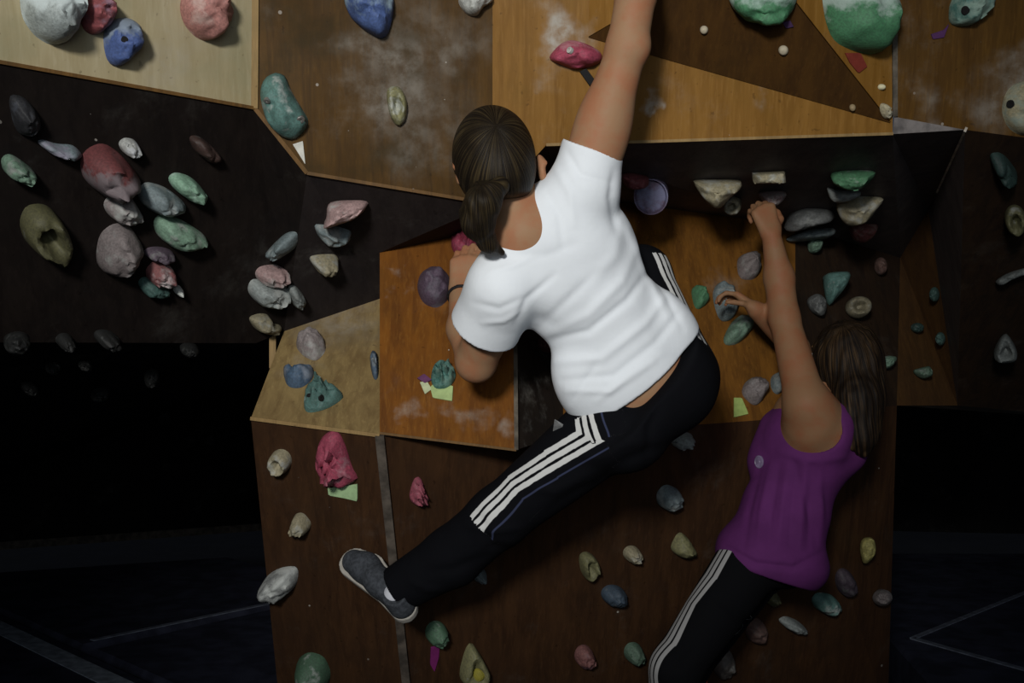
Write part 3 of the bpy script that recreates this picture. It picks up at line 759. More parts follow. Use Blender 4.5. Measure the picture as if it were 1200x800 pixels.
hold('p10', [(950, 701), (958, 693), (977, 697), (984, 710), (970, 718), (955, 713)], .05, 'teal', 'blue-green rounded hold below and right of the purple top', G_, amt=.3, dim=.85)
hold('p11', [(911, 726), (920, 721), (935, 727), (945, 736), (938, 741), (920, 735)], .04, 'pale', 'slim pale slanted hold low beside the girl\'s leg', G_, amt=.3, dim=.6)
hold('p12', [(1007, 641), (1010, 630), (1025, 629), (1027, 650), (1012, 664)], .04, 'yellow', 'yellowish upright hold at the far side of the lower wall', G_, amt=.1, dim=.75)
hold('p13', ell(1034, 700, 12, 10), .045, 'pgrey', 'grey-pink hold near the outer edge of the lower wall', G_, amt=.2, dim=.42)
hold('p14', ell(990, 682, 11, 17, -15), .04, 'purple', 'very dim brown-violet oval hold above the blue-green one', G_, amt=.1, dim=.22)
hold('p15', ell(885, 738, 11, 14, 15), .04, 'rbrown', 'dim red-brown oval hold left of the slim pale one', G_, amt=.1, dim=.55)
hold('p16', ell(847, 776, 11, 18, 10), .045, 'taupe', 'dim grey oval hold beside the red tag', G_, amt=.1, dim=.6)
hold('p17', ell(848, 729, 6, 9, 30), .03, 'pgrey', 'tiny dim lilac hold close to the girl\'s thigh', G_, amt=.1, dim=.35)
flat('tape_strip', [(816, 770), (826, 767), (831, 776), (828, 806), (821, 806), (822, 782)], (215, 60, 40), 'bright red tape strip behind the girl\'s trouser leg', 'tape')
G_ = 'holds under the right overhang'
hold('h1', [(726, 204), (740, 202), (761, 208), (760, 220), (740, 222), (730, 216)], .05, 'red', 'dull pink hold stub just right of the white sleeve', G_, amt=.35, dim=.7, chalk=lin((180, 130, 150)))
hold('h1b', ell(763, 227, 21, 22), .05, 'purple', 'round lilac disc-shaped hold with a raised pale rim', G_, kind='disc', amt=.5, dim=.8, chalk=lin((140, 145, 185)), name='disc_hold')
hold('h2', [(811, 213), (815, 210), (871, 212), (868, 222), (855, 232), (843, 246), (828, 238)], .06, 'beige', 'cream flat-topped wedge hold left of the girl\'s raised hand', G_, amt=.35, dim=.78)
hold('h3', ell(858, 241, 11, 11), .035, 'beige', 'small round ring hold tucked below the cream wedge', G_, kind='ring', amt=.3, dim=.55)
hold('h4', [(881, 202), (920, 201), (921, 214), (883, 215)], .04, 'beige', 'cream rectangular bar hold above the girl\'s raised hand', G_, amt=.3, dim=.85, sharp=True)
hold('h5', [(886, 224), (924, 224), (917, 237), (905, 243), (893, 236)], .05, 'ppink', 'pinkish wedge hold gripped by the girl\'s raised hand', G_, amt=.3, dim=.55)
hold('h6', [(972, 200), (1029, 199), (1021, 212), (1008, 223), (990, 222), (975, 215)], .06, 'green', 'bright green flat-topped hold under the overhang edge', G_, amt=.15, dim=.85)
hold('h7', [(967, 218), (975, 222), (1005, 224), (1011, 228), (996, 236), (975, 238)], .03, 'pale', 'white-grey hold directly below the bright green one', G_, amt=.5, dim=.8)
hold('h8', [(978, 239), (1000, 229), (1039, 231), (1028, 245), (1015, 262), (995, 266), (984, 256)], .06, 'beige', 'pale green-cream angular hold right of the white-grey one', G_, amt=.3, dim=.72)
hold('h9', [(994, 264), (1012, 262), (1031, 262), (1025, 278), (1010, 286), (998, 280)], .05, 'red', 'dull red hold at the bottom of the overhang group', G_, amt=.25, dim=.62, chalk=lin((170, 140, 130)))
hold('h10', [(917, 268), (925, 252), (945, 243), (975, 246), (979, 259), (950, 266), (928, 273)], .05, 'grey', 'broad grey hold right of the girl\'s wrist', G_, amt=.25, dim=.5)
hold('h10b', [(919, 279), (950, 268), (981, 266), (978, 277), (950, 281), (925, 284)], .04, 'bgrey', 'long pale blue-grey edge hold beneath the broad grey one', G_, amt=.35, dim=.55)
hold('h11', [(945, 281), (966, 280), (962, 295), (948, 298)], .04, 'lgreen', 'small grey-green block hold under the long edge hold', G_, amt=.2, dim=.5)
G_ = 'holds in the orange recess'
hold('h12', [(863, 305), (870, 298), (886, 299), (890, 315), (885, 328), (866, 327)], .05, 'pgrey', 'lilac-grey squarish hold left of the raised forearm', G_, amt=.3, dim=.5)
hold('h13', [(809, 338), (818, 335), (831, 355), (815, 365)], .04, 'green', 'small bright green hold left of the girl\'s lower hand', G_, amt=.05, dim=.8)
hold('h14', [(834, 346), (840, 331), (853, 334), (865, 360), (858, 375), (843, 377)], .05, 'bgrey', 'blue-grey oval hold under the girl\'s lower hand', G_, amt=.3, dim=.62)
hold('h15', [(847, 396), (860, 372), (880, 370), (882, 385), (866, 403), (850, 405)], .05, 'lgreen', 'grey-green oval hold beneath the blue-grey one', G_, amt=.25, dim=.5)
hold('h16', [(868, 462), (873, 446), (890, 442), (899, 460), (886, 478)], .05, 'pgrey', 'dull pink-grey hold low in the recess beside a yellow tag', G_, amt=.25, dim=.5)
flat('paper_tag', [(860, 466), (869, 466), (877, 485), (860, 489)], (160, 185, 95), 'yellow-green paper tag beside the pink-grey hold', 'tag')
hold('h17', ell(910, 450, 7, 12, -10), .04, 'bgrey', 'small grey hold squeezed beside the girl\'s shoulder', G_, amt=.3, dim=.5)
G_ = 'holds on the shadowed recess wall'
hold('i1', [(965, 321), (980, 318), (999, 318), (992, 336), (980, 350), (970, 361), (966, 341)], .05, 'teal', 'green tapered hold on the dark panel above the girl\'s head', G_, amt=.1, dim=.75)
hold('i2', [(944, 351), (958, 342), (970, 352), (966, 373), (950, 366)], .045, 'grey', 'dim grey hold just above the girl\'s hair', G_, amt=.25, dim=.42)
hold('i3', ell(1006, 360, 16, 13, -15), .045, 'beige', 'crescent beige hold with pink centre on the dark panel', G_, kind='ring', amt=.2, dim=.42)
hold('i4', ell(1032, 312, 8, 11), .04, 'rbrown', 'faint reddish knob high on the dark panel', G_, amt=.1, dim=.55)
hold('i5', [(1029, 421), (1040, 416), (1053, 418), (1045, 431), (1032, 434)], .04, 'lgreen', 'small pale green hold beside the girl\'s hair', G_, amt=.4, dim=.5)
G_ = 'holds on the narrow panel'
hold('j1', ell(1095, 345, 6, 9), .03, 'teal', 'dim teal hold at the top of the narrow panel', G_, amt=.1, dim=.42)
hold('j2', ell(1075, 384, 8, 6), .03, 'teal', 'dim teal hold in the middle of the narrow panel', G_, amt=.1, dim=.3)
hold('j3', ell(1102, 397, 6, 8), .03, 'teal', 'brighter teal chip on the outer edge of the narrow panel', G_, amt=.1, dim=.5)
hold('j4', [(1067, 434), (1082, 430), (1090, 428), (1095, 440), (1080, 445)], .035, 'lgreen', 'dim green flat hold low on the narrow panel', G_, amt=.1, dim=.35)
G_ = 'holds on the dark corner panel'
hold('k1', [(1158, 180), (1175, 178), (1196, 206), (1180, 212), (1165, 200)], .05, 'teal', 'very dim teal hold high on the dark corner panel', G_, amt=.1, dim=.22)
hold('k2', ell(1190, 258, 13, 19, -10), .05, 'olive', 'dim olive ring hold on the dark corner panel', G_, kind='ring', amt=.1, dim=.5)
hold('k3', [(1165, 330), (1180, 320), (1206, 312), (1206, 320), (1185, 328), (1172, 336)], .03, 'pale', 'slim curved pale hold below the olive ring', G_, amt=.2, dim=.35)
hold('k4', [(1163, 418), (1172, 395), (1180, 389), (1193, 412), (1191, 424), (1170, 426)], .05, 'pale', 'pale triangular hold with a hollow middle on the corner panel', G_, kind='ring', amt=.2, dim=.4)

G_ = 'faint holds deep in the cave'
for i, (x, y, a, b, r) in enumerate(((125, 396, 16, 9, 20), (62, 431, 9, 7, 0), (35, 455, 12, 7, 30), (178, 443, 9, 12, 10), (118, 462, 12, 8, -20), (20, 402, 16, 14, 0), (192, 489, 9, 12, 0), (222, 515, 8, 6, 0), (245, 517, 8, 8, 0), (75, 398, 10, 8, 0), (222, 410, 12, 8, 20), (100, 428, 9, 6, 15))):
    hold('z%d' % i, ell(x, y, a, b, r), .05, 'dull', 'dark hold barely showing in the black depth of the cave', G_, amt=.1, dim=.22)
# the jug the raised hand reaches, above the frame
hold('top', [(725, -150), (740, -162), (775, -165), (795, -150), (790, -128), (760, -118), (732, -126)], .08, 'blue', 'blue jug above the frame held by the raised hand', 'holds on the orange upper panel', amt=.3)
# ================================================================== PEOPLE
def skin_mat(name, c):
    g = NT(name)
    pos = g.n('ShaderNodeTexCoord').outputs['Object']
    n = g.noise(pos, 18, 4); f = g.noise(pos, 260, 2)
    g.l(g.mix(g.mr(n, .35, .7), c, (c[0] * 1.05, c[1] * .78, c[2] * .72)), g.b.inputs['Base Color'])
    g.b.inputs['Roughness'].default_value = .62; g.b.inputs['Specular IOR Level'].default_value = .2
    g.b.inputs['Subsurface Weight'].default_value = .08
    g.b.inputs['Subsurface Radius'].default_value = (.012, .005, .003)
    g.bump(f, .12, .001)
    return g.m

def cloth_mat(name, c, scale=900, rough=.85, var=.06, bump=.25):
    g = NT(name)
    pos = g.n('ShaderNodeTexCoord').outputs['Object']
    w = g.noise(pos, scale, 2); n = g.noise(pos, 9, 4)
    g.l(g.mix(g.mr(n, .3, .7), tuple(x * (1 - var) for x in c), tuple(min(1, x * (1 + var)) for x in c)), g.b.inputs['Base Color'])
    g.b.inputs['Roughness'].default_value = rough; g.b.inputs['Specular IOR Level'].default_value = .15
    g.bump(g.math('ADD', g.math('MULTIPLY', w, .3), g.noise(pos, 42, 4)), bump, .003)
    return g.m

def hair_mat(name, c, c2, scale=(150, 150, 12), rough=.38):
    g = NT(name)
    at = g.n('ShaderNodeAttribute', attribute_name='strand')
    n = g.noise(at.outputs['Vector'], 1.0, 4, .6)
    pos = g.n('ShaderNodeTexCoord').outputs['Object']
    b = g.noise(pos, 16, 3)
    m = g.math('MULTIPLY', g.mr(n, .4, .72), g.mr(b, .35, .65, .35, 1))
    g.l(g.mix(m, c, c2), g.b.inputs['Base Color'])
    g.b.inputs['Roughness'].default_value = rough; g.b.inputs['Specular IOR Level'].default_value = .12
    g.bump(n, .5, .004)
    return g.m

def stripe_mat(name, c, white, half, pitch, pipe=None, wave=0.0):
    """three bands run down the cloth; the cloth carries its own across-the-leg coordinate"""
    g = NT(name)
    u = g.n('ShaderNodeAttribute', attribute_name='band').outputs['Fac']
    au = g.math('ABSOLUTE', u)
    d = g.math('MINIMUM', au, g.math('ABSOLUTE', g.math('SUBTRACT', au, pitch)))
    pos = g.n('ShaderNodeTexCoord').outputs['Object']
    w = g.noise(pos, 55, 2)
    m = g.mr(g.math('ADD', d, g.math('MULTIPLY', g.math('SUBTRACT', w, .5), wave)), half + .0007, half - .0007)
    cc = g.mix(m, c, white)
    if pipe is not None:
        pd = g.math('ABSOLUTE', g.math('SUBTRACT', u, pipe))
        cc = g.mix(g.math('MULTIPLY', g.mr(pd, .0028, .0012), .8), cc, (.045, .055, .11))
    g.l(cc, g.b.inputs['Base Color'])
    g.b.inputs['Roughness'].default_value = .9; g.b.inputs['Specular IOR Level'].default_value = .08
    g.bump(g.noise(pos, 42, 4), .3, .004)
    return g.m

def fold_push(v, q, folds, side=-1, wob=.0012):
    """press creases into a cloth surface: folds = (pixel polyline, depth in metres, width in pixels)"""
    n = normals(v, q)
    px, py = pix(v)
    face = np.clip(-n[:, 1] * 2 + .2, 0, 1)
    push = np.zeros(len(v))
    for line, amp, w in folds:
        best = np.full(len(v), 1e9); tt = np.zeros(len(v))
        for i in range(len(line) - 1):
            a = np.array(line[i], float); b = np.array(line[i + 1], float); ab = b - a
            h = ((px - a[0]) * ab[0] + (py - a[1]) * ab[1]) / (ab @ ab)
            hc = np.clip(h, 0, 1)
            d = np.hypot(px - a[0] - hc * ab[0], py - a[1] - hc * ab[1])
            t = (i + hc) / (len(line) - 1)
            tt = np.where(d < best, t, tt); best = np.minimum(best, d)
        taper = np.sin(np.pi * np.clip(tt * .86 + .07, 0, 1)) ** .6
        push += amp * np.exp(-(best / w) ** 2) * taper
    return v + n * (push * face)[:, None]

def band_attr(me, v, line, axis_pts, far=9.0, signed=False):
    """signed distance across a stripe line given as points on the leg; axis_pts = points inside the leg beneath them"""
    best = np.full(len(v), 1e9); u = np.full(len(v), far); anyb = np.full(len(v), 1e9); sgn = np.ones(len(v))
    for i in range(len(line) - 1):
        a, b = A(line[i]), A(line[i + 1]); ab = b - a
        t = ab / np.linalg.norm(ab)
        out = A(line[i]) - A(axis_pts[i]); out = out - t * (out @ t); out /= np.linalg.norm(out)
        lat = np.cross(t, out)
        h = ((v - a) @ ab) / (ab @ ab)
        lo = -.3 if 0 < i else 0.0; hi = 1.3 if i < len(line) - 2 else 1.0
        hc = np.clip(h, 0, 1)
        c = a + hc[:, None] * ab
        r = v - c
        d = np.linalg.norm(r, axis=1)
        side = (v - (A(axis_pts[i]) + hc[:, None] * (A(axis_pts[i + 1]) - A(axis_pts[i])))) @ out
        ok = (side > 0) & (h >= lo) & (h <= hi) & (d < best)
        near = d < anyb; anyb = np.where(near, d, anyb); sgn = np.where(near, np.sign(r @ lat), sgn)
        best = np.where(ok, d, best); u = np.where(ok & (d < .09), r @ lat, u)
    if signed: u = np.where(u == far, sgn * .12, u)
    at = me.attributes.new('band', 'FLOAT', 'POINT'); at.data.foreach_set('value', u.astype(np.float32))

def strand_attr(me, v, c, ax, k_long=5.0, k_cross=90.0):
    r = v - A(c); ax = A(ax) / np.linalg.norm(A(ax))
    lon = r @ ax; rad = r - lon[:, None] * ax
    e1 = np.cross(ax, [0, 1, 0]); e1 /= np.linalg.norm(e1); e2 = np.cross(ax, e1)
    th = np.arctan2(rad @ e1, rad @ e2)
    s = np.stack([np.cos(th) * k_cross * .12, np.sin(th) * k_cross * .12, lon * k_long], 1)
    at = me.attributes.new('strand', 'FLOAT_VECTOR', 'POINT'); at.data.foreach_set('vector', s.astype(np.float32).ravel())

def figure_part(name, fld, mat, parent, org_, folds=None, smooth=2):
    v, q = fld.net(smooth)
    if folds: v = fold_push(v, q, folds)
    me = np_mesh(name, v - A(org_), q, mat)
    return link(name, me, parent), v, q

def field_for(prims, res, pad=.05):
    lo = np.min([p[1] for p in prims], 0) - pad; hi = np.max([p[2] for p in prims], 0) + pad
    return Field(lo, hi, res)

def small_field(name, prims, res, mat, parent, org_, k=.004, cuts=(), subs=()):
    f = field_for(prims, res, .02)
    for p in prims: f.add(p, k)
    for s in subs: f.sub(s)
    for c in cuts: f.cut(*c)
    return figure_part(name, f, mat, parent, org_)

def face_prims(c, fwd, up, s=1.0):
    """nose, brow, cheeks, lips, chin on the front of a head; c = head centre"""
    f, r, u = frame(fwd, up)
    at = lambda x, y, z: c + (r * x + u * y + f * z) * s
    add = [el(at(0, -.005, .098), (r, u, f), (.011 * s, .022 * s, .014 * s)), rc(at(0, .025, .088), at(0, -.018, .108), .008 * s, .011 * s),
           el(at(-.012, -.020, .098), (r, u, f), (.008 * s,) * 3), el(at(.012, -.020, .098), (r, u, f), (.008 * s,) * 3),
           el(at(0, -.047, .089), (r, u, f), (.024 * s, .006 * s, .009 * s)), el(at(0, -.057, .088), (r, u, f), (.020 * s, .007 * s, .009 * s)),
           el(at(0, -.090, .072), (r, u, f), (.026 * s, .020 * s, .022 * s)), el(at(0, .034, .080), (r, u, f), (.055 * s, .010 * s, .016 * s)),
           el(at(-.042, -.02, .062), (r, u, f), (.025 * s,) * 3), el(at(.042, -.02, .062), (r, u, f), (.025 * s,) * 3),
           el(at(0, -.055, .040), (r, u, f), (.055 * s, .055 * s, .050 * s))]
    subs = [el(at(x, .010, .094), (r, u, f), (.015 * s, .008 * s, .012 * s)) for x in (-.033, .033)]
    eyes = [at(x, .010, .080) for x in (-.033, .033)]
    return add, subs, eyes

def ear_prims(c, side, fwd, up, s=1.0):
    f, r, u = frame(fwd, up)
    side = V(side)
    return [el(c, (side, u, f), (.009 * s, .031 * s, .018 * s)), el(c + u * -.022 * s + side * .001, (side, u, f), (.007 * s, .012 * s, .011 * s)),
            rc(c + u * .024 * s + f * .008 * s + side * .005 * s, c - f * .013 * s + u * .004 * s + side * .008 * s, .006 * s, .006 * s)]

# ---------------------------------------------------------------- climber in the white T-shirt
skin = skin_mat('base_skin', (.34, .20, .112))  # own skin tone of the T-shirt climber
skin2 = skin_mat('skin_dim_light_tone', (.235, .128, .066))  # skin darkened to carry the dimmer light under the right overhang
white_cotton = cloth_mat('white_cotton', (.80, .85, .90), var=.03)
black_knit = (.0042, .0045, .0062)
trousers_m = stripe_mat('black_striped_knit', black_knit, (.62, .63, .62), .0062, .0190, pipe=-.043, wave=.004)
hair_m = hair_mat('dark_brown_hair', (.0085, .0062, .0045), (.060, .043, .020), rough=.5)
hair_m2 = hair_mat('long_dark_hair', (.0065, .0045, .0035), (.075, .044, .020), rough=.6)
eye_m = plain('eye_white', (.7, .68, .65), .2, .5, 5, .02, 0)
band_m = plain('black_wristband', (.01, .01, .012), .7)

nk = P(610, 274, 2.745); hip = P(755, 455, 2.90)
ax = (hip - nk).normalized(); u_ = V((.79, 0, .61)); u_ = (u_ - ax * u_.dot(ax)).normalized(); w_ = ax.cross(u_).normalized()
if w_.y < 0: w_ = -w_
FR = (u_, ax, w_)
shL = P(590, 338, 2.76); shR = P(684, 222, 2.76)
elL = P(558, 424, 2.90); wrL = P(540, 342, 3.07)
elR = P(735, 56, 2.71); wrR = P(757, -74, 2.70)
hdc = P(579, 190, 2.74)
torso = [(el(P(660, 303, 2.815), FR, (.160, .172, .104)), .03), (el(P(634, 276, 2.77), FR, (.15, .075, .075)), .03), (el(P(703, 366, 2.85), FR, (.124, .16, .096)), .03),
         (el(P(748, 450, 2.90), FR, (.146, .13, .108)), .03), (rc(P(625, 285, 2.775), shL, .062, .066), .03), (rc(P(640, 262, 2.775), shR, .062, .066), .03),
         (el(P(650, 335, 2.745), FR, (.055, .075, .03)), .03), (el(P(690, 285, 2.745), FR, (.05, .08, .03)), .03)]
hipL = P(716, 500, 2.88); knL = P(584, 606, 2.955); anL = P(463, 692, 3.04)
hipR = P(795, 442, 2.93); knR = P(752, 322, 3.08); anR = P(722, 470, 3.10)
legsL = [(rc(hipL, knL, .090, .062), .03), (rc(knL, P(530, 652, 3.01), .062, .064), .03), (rc(P(530, 652, 3.01), anL, .063, .050), .02)]
legsR = [(rc(hipR, knR, .088, .062), .03), (rc(knR, P(735, 400, 3.10), .060, .058), .03), (rc(P(735, 400, 3.10), anR, .056, .042), .02)]
glute = [(el(P(733, 500, 2.83), FR, (.10, .10, .085)), .04), (el(P(788, 450, 2.85), FR, (.095, .10, .085)), .04)]
armR = [(rc(shR, elR, .066, .043), .03), (rc(elR, P(746, -10, 2.70), .045, .044), .02), (rc(P(746, -10, 2.70), wrR, .042, .027), .02), (el(elR + V((.018, -.012, 0)), ((1, 0, 0), (0, 1, 0), (0, 0, 1)), (.027, .027, .03)), .02),
        (el(P(706, 150, 2.745), (V((.25, 0, .97)), V((.97, 0, -.25)), V((0, 1, 0))), (.10, .058, .052)), .03)]
armL = [(rc(shL, elL, .066, .046), .03), (rc(elL, P(545, 385, 2.98), .044, .043), .02), (rc(P(545, 385, 2.98), wrL, .041, .029), .02)]
neck = [(rc(nk, P(594, 222, 2.755), .056, .055), .03), (rc(P(612, 270, 2.74), P(640, 266, 2.78), .050, .045), .04)]
fwd = V((-.10, .95, -.22)); upv = V((-.16, .2, 1))
hf, hr, hu = frame(fwd, upv)
skull = [(el(hdc, (hr, hu, hf), (.076, .100, .098)), .02)]
fadd, fsub, eyes = face_prims(hdc, fwd, upv)
palmL, finL = hand_prims(wrL, V((.12, .22, .92)), V((.25, .9, -.3)), V((1, -.2, 0)), .98, curl=(.5, .9, .7))
palmR, finR = hand_prims(wrR, V((.03, .22, .95)), V((0, .95, -.3)), V((-1, 0, 0)), 1.0, curl=(.5, .9, .7))
ears = ear_prims(P(634, 196, 2.755), hr if hr.x > 0 else -hr, fwd, upv) + ear_prims(hdc + (-hr if hr.x > 0 else hr) * .081 - hu * .01, -hr if hr.x > 0 else hr, fwd, upv)
base = V((P(755, 455, 2.9).x, 2.9, P(400, 720, 3.1).z))

inner_legs = [(rc(hipL, knL, .078, .052), .03), (rc(knL, P(530, 648, 3.01), .050, .048), .03), (rc(P(530, 648, 3.01), anL, .046, .030), .02),
              (rc(hipR, knR, .076, .052), .03), (rc(knR, P(735, 400, 3.10), .050, .048), .03), (rc(P(735, 400, 3.10), anR, .046, .032), .02)]
body = field_for([p for p, k in torso + armL + armR + skull + inner_legs] + finR + finL, .0048)
for p, k in torso + neck + inner_legs + armR + armL: body.add(p, k)
for p, k in skull: body.add(p, k)
for p in fadd: body.add(p, .012)
for p in fsub: body.sub(p, .006)
for p in ears: body.add(p, .006)
for p in palmL + palmR: body.add(p, .012)
for p in finL + finR: body.add(p, .0035)
v, q = body.net(2)
man = link('person', np_mesh('person', v - A(base), q, skin), None, base)
tag(man, 'climber in a white T-shirt and black striped trousers reaching up, seen from behind', 'person', 'climbers on the wall')
for e in eyes: small_field('eye', [el(e, (hr, hu, hf), (.0125,) * 3)], .003, eye_m, man, base)

# T-shirt: torso and short sleeves, open at neck, hem and cuffs
cuR0 = P(694, 174, 2.75); cuR1 = elR; cuL0 = P(573, 384, 2.835); cuL1 = elL
sh = [(el(P(660, 303, 2.815), FR, (.172, .180, .115)), .03), (el(P(634, 276, 2.775), FR, (.155, .078, .082)), .03), (el(P(703, 366, 2.85), FR, (.136, .175, .106)), .04),
      (el(P(740, 441, 2.89), FR, (.161, .17, .118)), .04), (el(P(789, 376, 2.87), FR, (.045, .085, .06)), .05), (rc(P(625, 285, 2.775), shL, .070, .078), .03), (rc(P(640, 262, 2.775), shR, .070, .074), .03),
      (rc(shL, P(560, 400, 2.86), .080, .084), .03), (rc(shR, P(700, 150, 2.75), .076, .068), .03), (rc(P(612, 288, 2.765), P(640, 262, 2.78), .068, .064), .02),
      (el(P(650, 335, 2.745), FR, (.055, .075, .035)), .03), (el(P(690, 285, 2.745), FR, (.05, .08, .035)), .03),
      (el(P(690, 450, 2.86), FR, (.07, .10, .07)), .05)]
shirt = field_for([p for p, k in sh], .004)
for p, k in sh: shirt.add(p, k)
shirt.shell(.009)
shirt.cut(P(748, 460, 2.80), ax * .93 + u_ * -.02)
shirt.sub(cyl(cuR0, cuR0 + (cuR1 - cuR0) * .9, .13)); d_l = (P(548, 432, 2.92) - cuL0).normalized(); shirt.sub(cyl(cuL0, cuL0 + d_l * .2, .12))
nd = (P(588, 214, 2.745) - nk).normalized(); c_ = P(601, 258, 2.75); shirt.sub(cyl(c_, c_ + nd * .16, .058)); shirt.sub(cyl(P(597, 262, 2.67), P(588, 214, 2.69), .042))
folds = [([(648, 398), (690, 388), (735, 352), (765, 312)], -0.0056, 5.0), ([(652, 424), (705, 420), (755, 380), (782, 345)], 0.0056, 5.8), ([(660, 446), (720, 440), (768, 402), (795, 368)], -0.0050, 5.0),
         ([(664, 458), (715, 458), (765, 425)], 0.0037, 4.3), ([(640, 392), (690, 368), (728, 330), (748, 280)], 0.0050, 6.5), ([(625, 390), (665, 352), (700, 318)], -0.0037, 5.8), ([(735, 268), (752, 310), (782, 372)], 0.0043, 4.3),
         ([(752, 280), (778, 340), (800, 385)], -0.0043, 4.3), ([(604, 380), (618, 350), (650, 322)], -0.0043, 4.3), ([(556, 355), (585, 362), (612, 350)], -0.0031, 4.3), ([(566, 378), (590, 376), (608, 366)], 0.0031, 3.6),
         ([(720, 200), (716, 232), (722, 270)], -0.0050, 5.0), ([(665, 178), (680, 205), (716, 214)], -0.0037, 4.3), ([(650, 196), (668, 225), (672, 262)], 0.0031, 5.0), ([(640, 225), (655, 250), (660, 290)], -0.0025, 4.3),
         ([(600, 300), (640, 300), (675, 285)], -0.0025, 5.8), ([(700, 470), (735, 440), (775, 415)], 0.0031, 4.3), ([(670, 470), (690, 440), (700, 425)], -0.0037, 4.3), ([(575, 318), (600, 312), (625, 300)], 0.0025, 3.6), ([(690, 330), (720, 300), (728, 262)], 0.0031, 7.2)]
shirt_o, sv, sq = figure_part('t_shirt', shirt, white_cotton, man, base, folds)

tr = [(el(P(753, 455, 2.90), FR, (.170, .13, .120)), .03)] + glute + legsL + legsR
tf = field_for([p for p, k in tr], .0045)
for p, k in tr[:3]: tf.add(p, k, .008)
tf.cut(P(762, 466, 2.80), -(ax * .96 + u_ * .10))
for p, k in legsL + legsR: tf.add(p, k, .008)
tf.shell(.010)
ldir = (anL - P(530, 648, 3.01)).normalized(); tf.sub(cyl(anL - ldir * .006, anL + ldir * .1, .10)); rdir = (anR - knR).normalized(); tf.sub(cyl(anR - rdir * .0, anR + rdir * .1, .10))
tfolds = [([(560, 600), (575, 640), (610, 648)], -.007, 6), ([(546, 615), (575, 622), (612, 618)], .005, 5), ([(500, 670), (530, 668), (575, 650)], -.006, 7), ([(480, 680), (500, 690), (520, 690)], .005, 5),
          ([(640, 600), (680, 575), (720, 560)], -.006, 7), ([(705, 560), (735, 540), (790, 520)], -.007, 8), ([(760, 545), (762, 500), (775, 470)], -.006, 7), ([(620, 570), (650, 575), (690, 555)], .005, 7), ([(690, 510), (720, 520), (760, 515)], .005, 8)]
tro, tv, tq = figure_part('trousers', tf, trousers_m, man, base, tfolds)
def surf(tree, x, y):
    loc, n, i, t = tree.ray_cast(CAM, ray(x, y)); return loc
tt = BVHTree.FromPolygons([V(p) for p in tv], [tuple(int(i) for i in f) for f in tq])
lineL = [surf(tt, x, y) for x, y in ((684, 486), (690, 512), (642, 540), (600, 567), (556, 614))]
axL = [hipL + V((0, .02, .03)), hipL + V((-.01, .02, 0)), hipL.lerp(knL, .45), hipL.lerp(knL, .75), knL]
lineL = [p if p is not None else a + V((0, -.09, 0)) for p, a in zip(lineL, axL)]
band_attr(tro.data, tv, lineL, axL)
# the stripe on the far raised thigh shows edge-on along its outer side
u0 = np.empty(len(tv), np.float32); tro.data.attributes['band'].data.foreach_get('value', u0)
lineR = [surf(tt, x, y) or P(x, y, 2.98) for x, y in ((773, 296), (791, 336), (810, 376), (821, 398))]
axR = [P(742, 316, 3.12), P(762, 356, 3.06), P(785, 400, 2.99), P(790, 430, 2.95)]
tmp = tro.data.attributes['band']; tro.data.attributes.remove(tmp)
band_attr(tro.data, tv, lineR, axR)
u1 = np.empty(len(tv), np.float32); tro.data.attributes['band'].data.foreach_get('value', u1)
tro.data.attributes['band'].data.foreach_set('value', np.where(np.abs(u0) < np.abs(u1), u0, u1))

# small white flag mark on the front of the thigh
mk = []
for (x, y) in ((650, 491), (660, 497), (659, 500), (648, 505)):
    p = surf(tt, x, y); mk.append((p if p is not None else P(x, y, 2.8)) + V((0, -.003, 0)))
mk2 = [p + V((0, .006, 0)) for p in mk]
link('white_mark', make_mesh('white_mark', [p - base for p in mk + mk2], [(0, 1, 2, 3), (0, 4, 5, 1), (1, 5, 6, 2), (2, 6, 7, 3), (3, 7, 4, 0)], plain('white_print', (.6, .6, .6)), False), man)

# hair, parted cap and a low pony tail; head seen from behind
cap = field_for([el(hdc, (hr, hu, hf), (.12, .14, .13))], .004)
cap.add(el(hdc + hu * .008 - hf * .006, (hr, hu, hf), (.092, .116, .112)), .02)
cap.add(el(hdc - hu * .045 - hf * .035, (hr, hu, hf), (.072, .075, .075)), .03)
cap.sub(el(hdc + hf * .105 - hu * .045, (hr, hu, hf), (.085, .115, .085)), .02)
cap.sub(el(hdc - hu * .155 + hf * .03 + hr * .02, (hr, hu, hf), (.12, .062, .14)), .02)
hc, hv_, hq_ = figure_part('hair', cap, hair_m, man, base)
strand_attr(hc.data, hv_, hdc - hf * .08 + hu * .02, hu * .5 - hf, 6, 150)
pt0 = P(585, 218, 2.625); tail = [(rc(pt0, P(566, 238, 2.605), .022, .034), .02), (rc(P(566, 238, 2.605), P(560, 262, 2.62), .034, .032), .02), (rc(P(560, 262, 2.62), P(572, 284, 2.645), .030, .018), .02), (rc(P(572, 284, 2.645), P(588, 296, 2.665), .018, .006), .02),
        (rc(P(562, 225, 2.63), P(549, 250, 2.64), .022, .020), .02)]
pf = field_for([p for p, k in tail], .0035)
for p, k in tail: pf.add(p, k)
n0 = pf
pv, pq = pf.net(2)
pn = normals(pv, pq); tw = np.array([mnoise.noise(V((p[0] * 60 + p[2] * 25, p[1] * 60, p[2] * 9))) for p in pv])
pv = pv + pn * (tw * .004)[:, None]
po = link('ponytail', np_mesh('ponytail', pv - A(base), pq, hair_m), hc)
strand_attr(po.data, pv, P(566, 245, 2.62), P(572, 284, 2.65) - P(566, 225, 2.6), 8, 150)
bd = (wrL - P(545, 385, 2.98)).normalized(); c0 = wrL - bd * .018
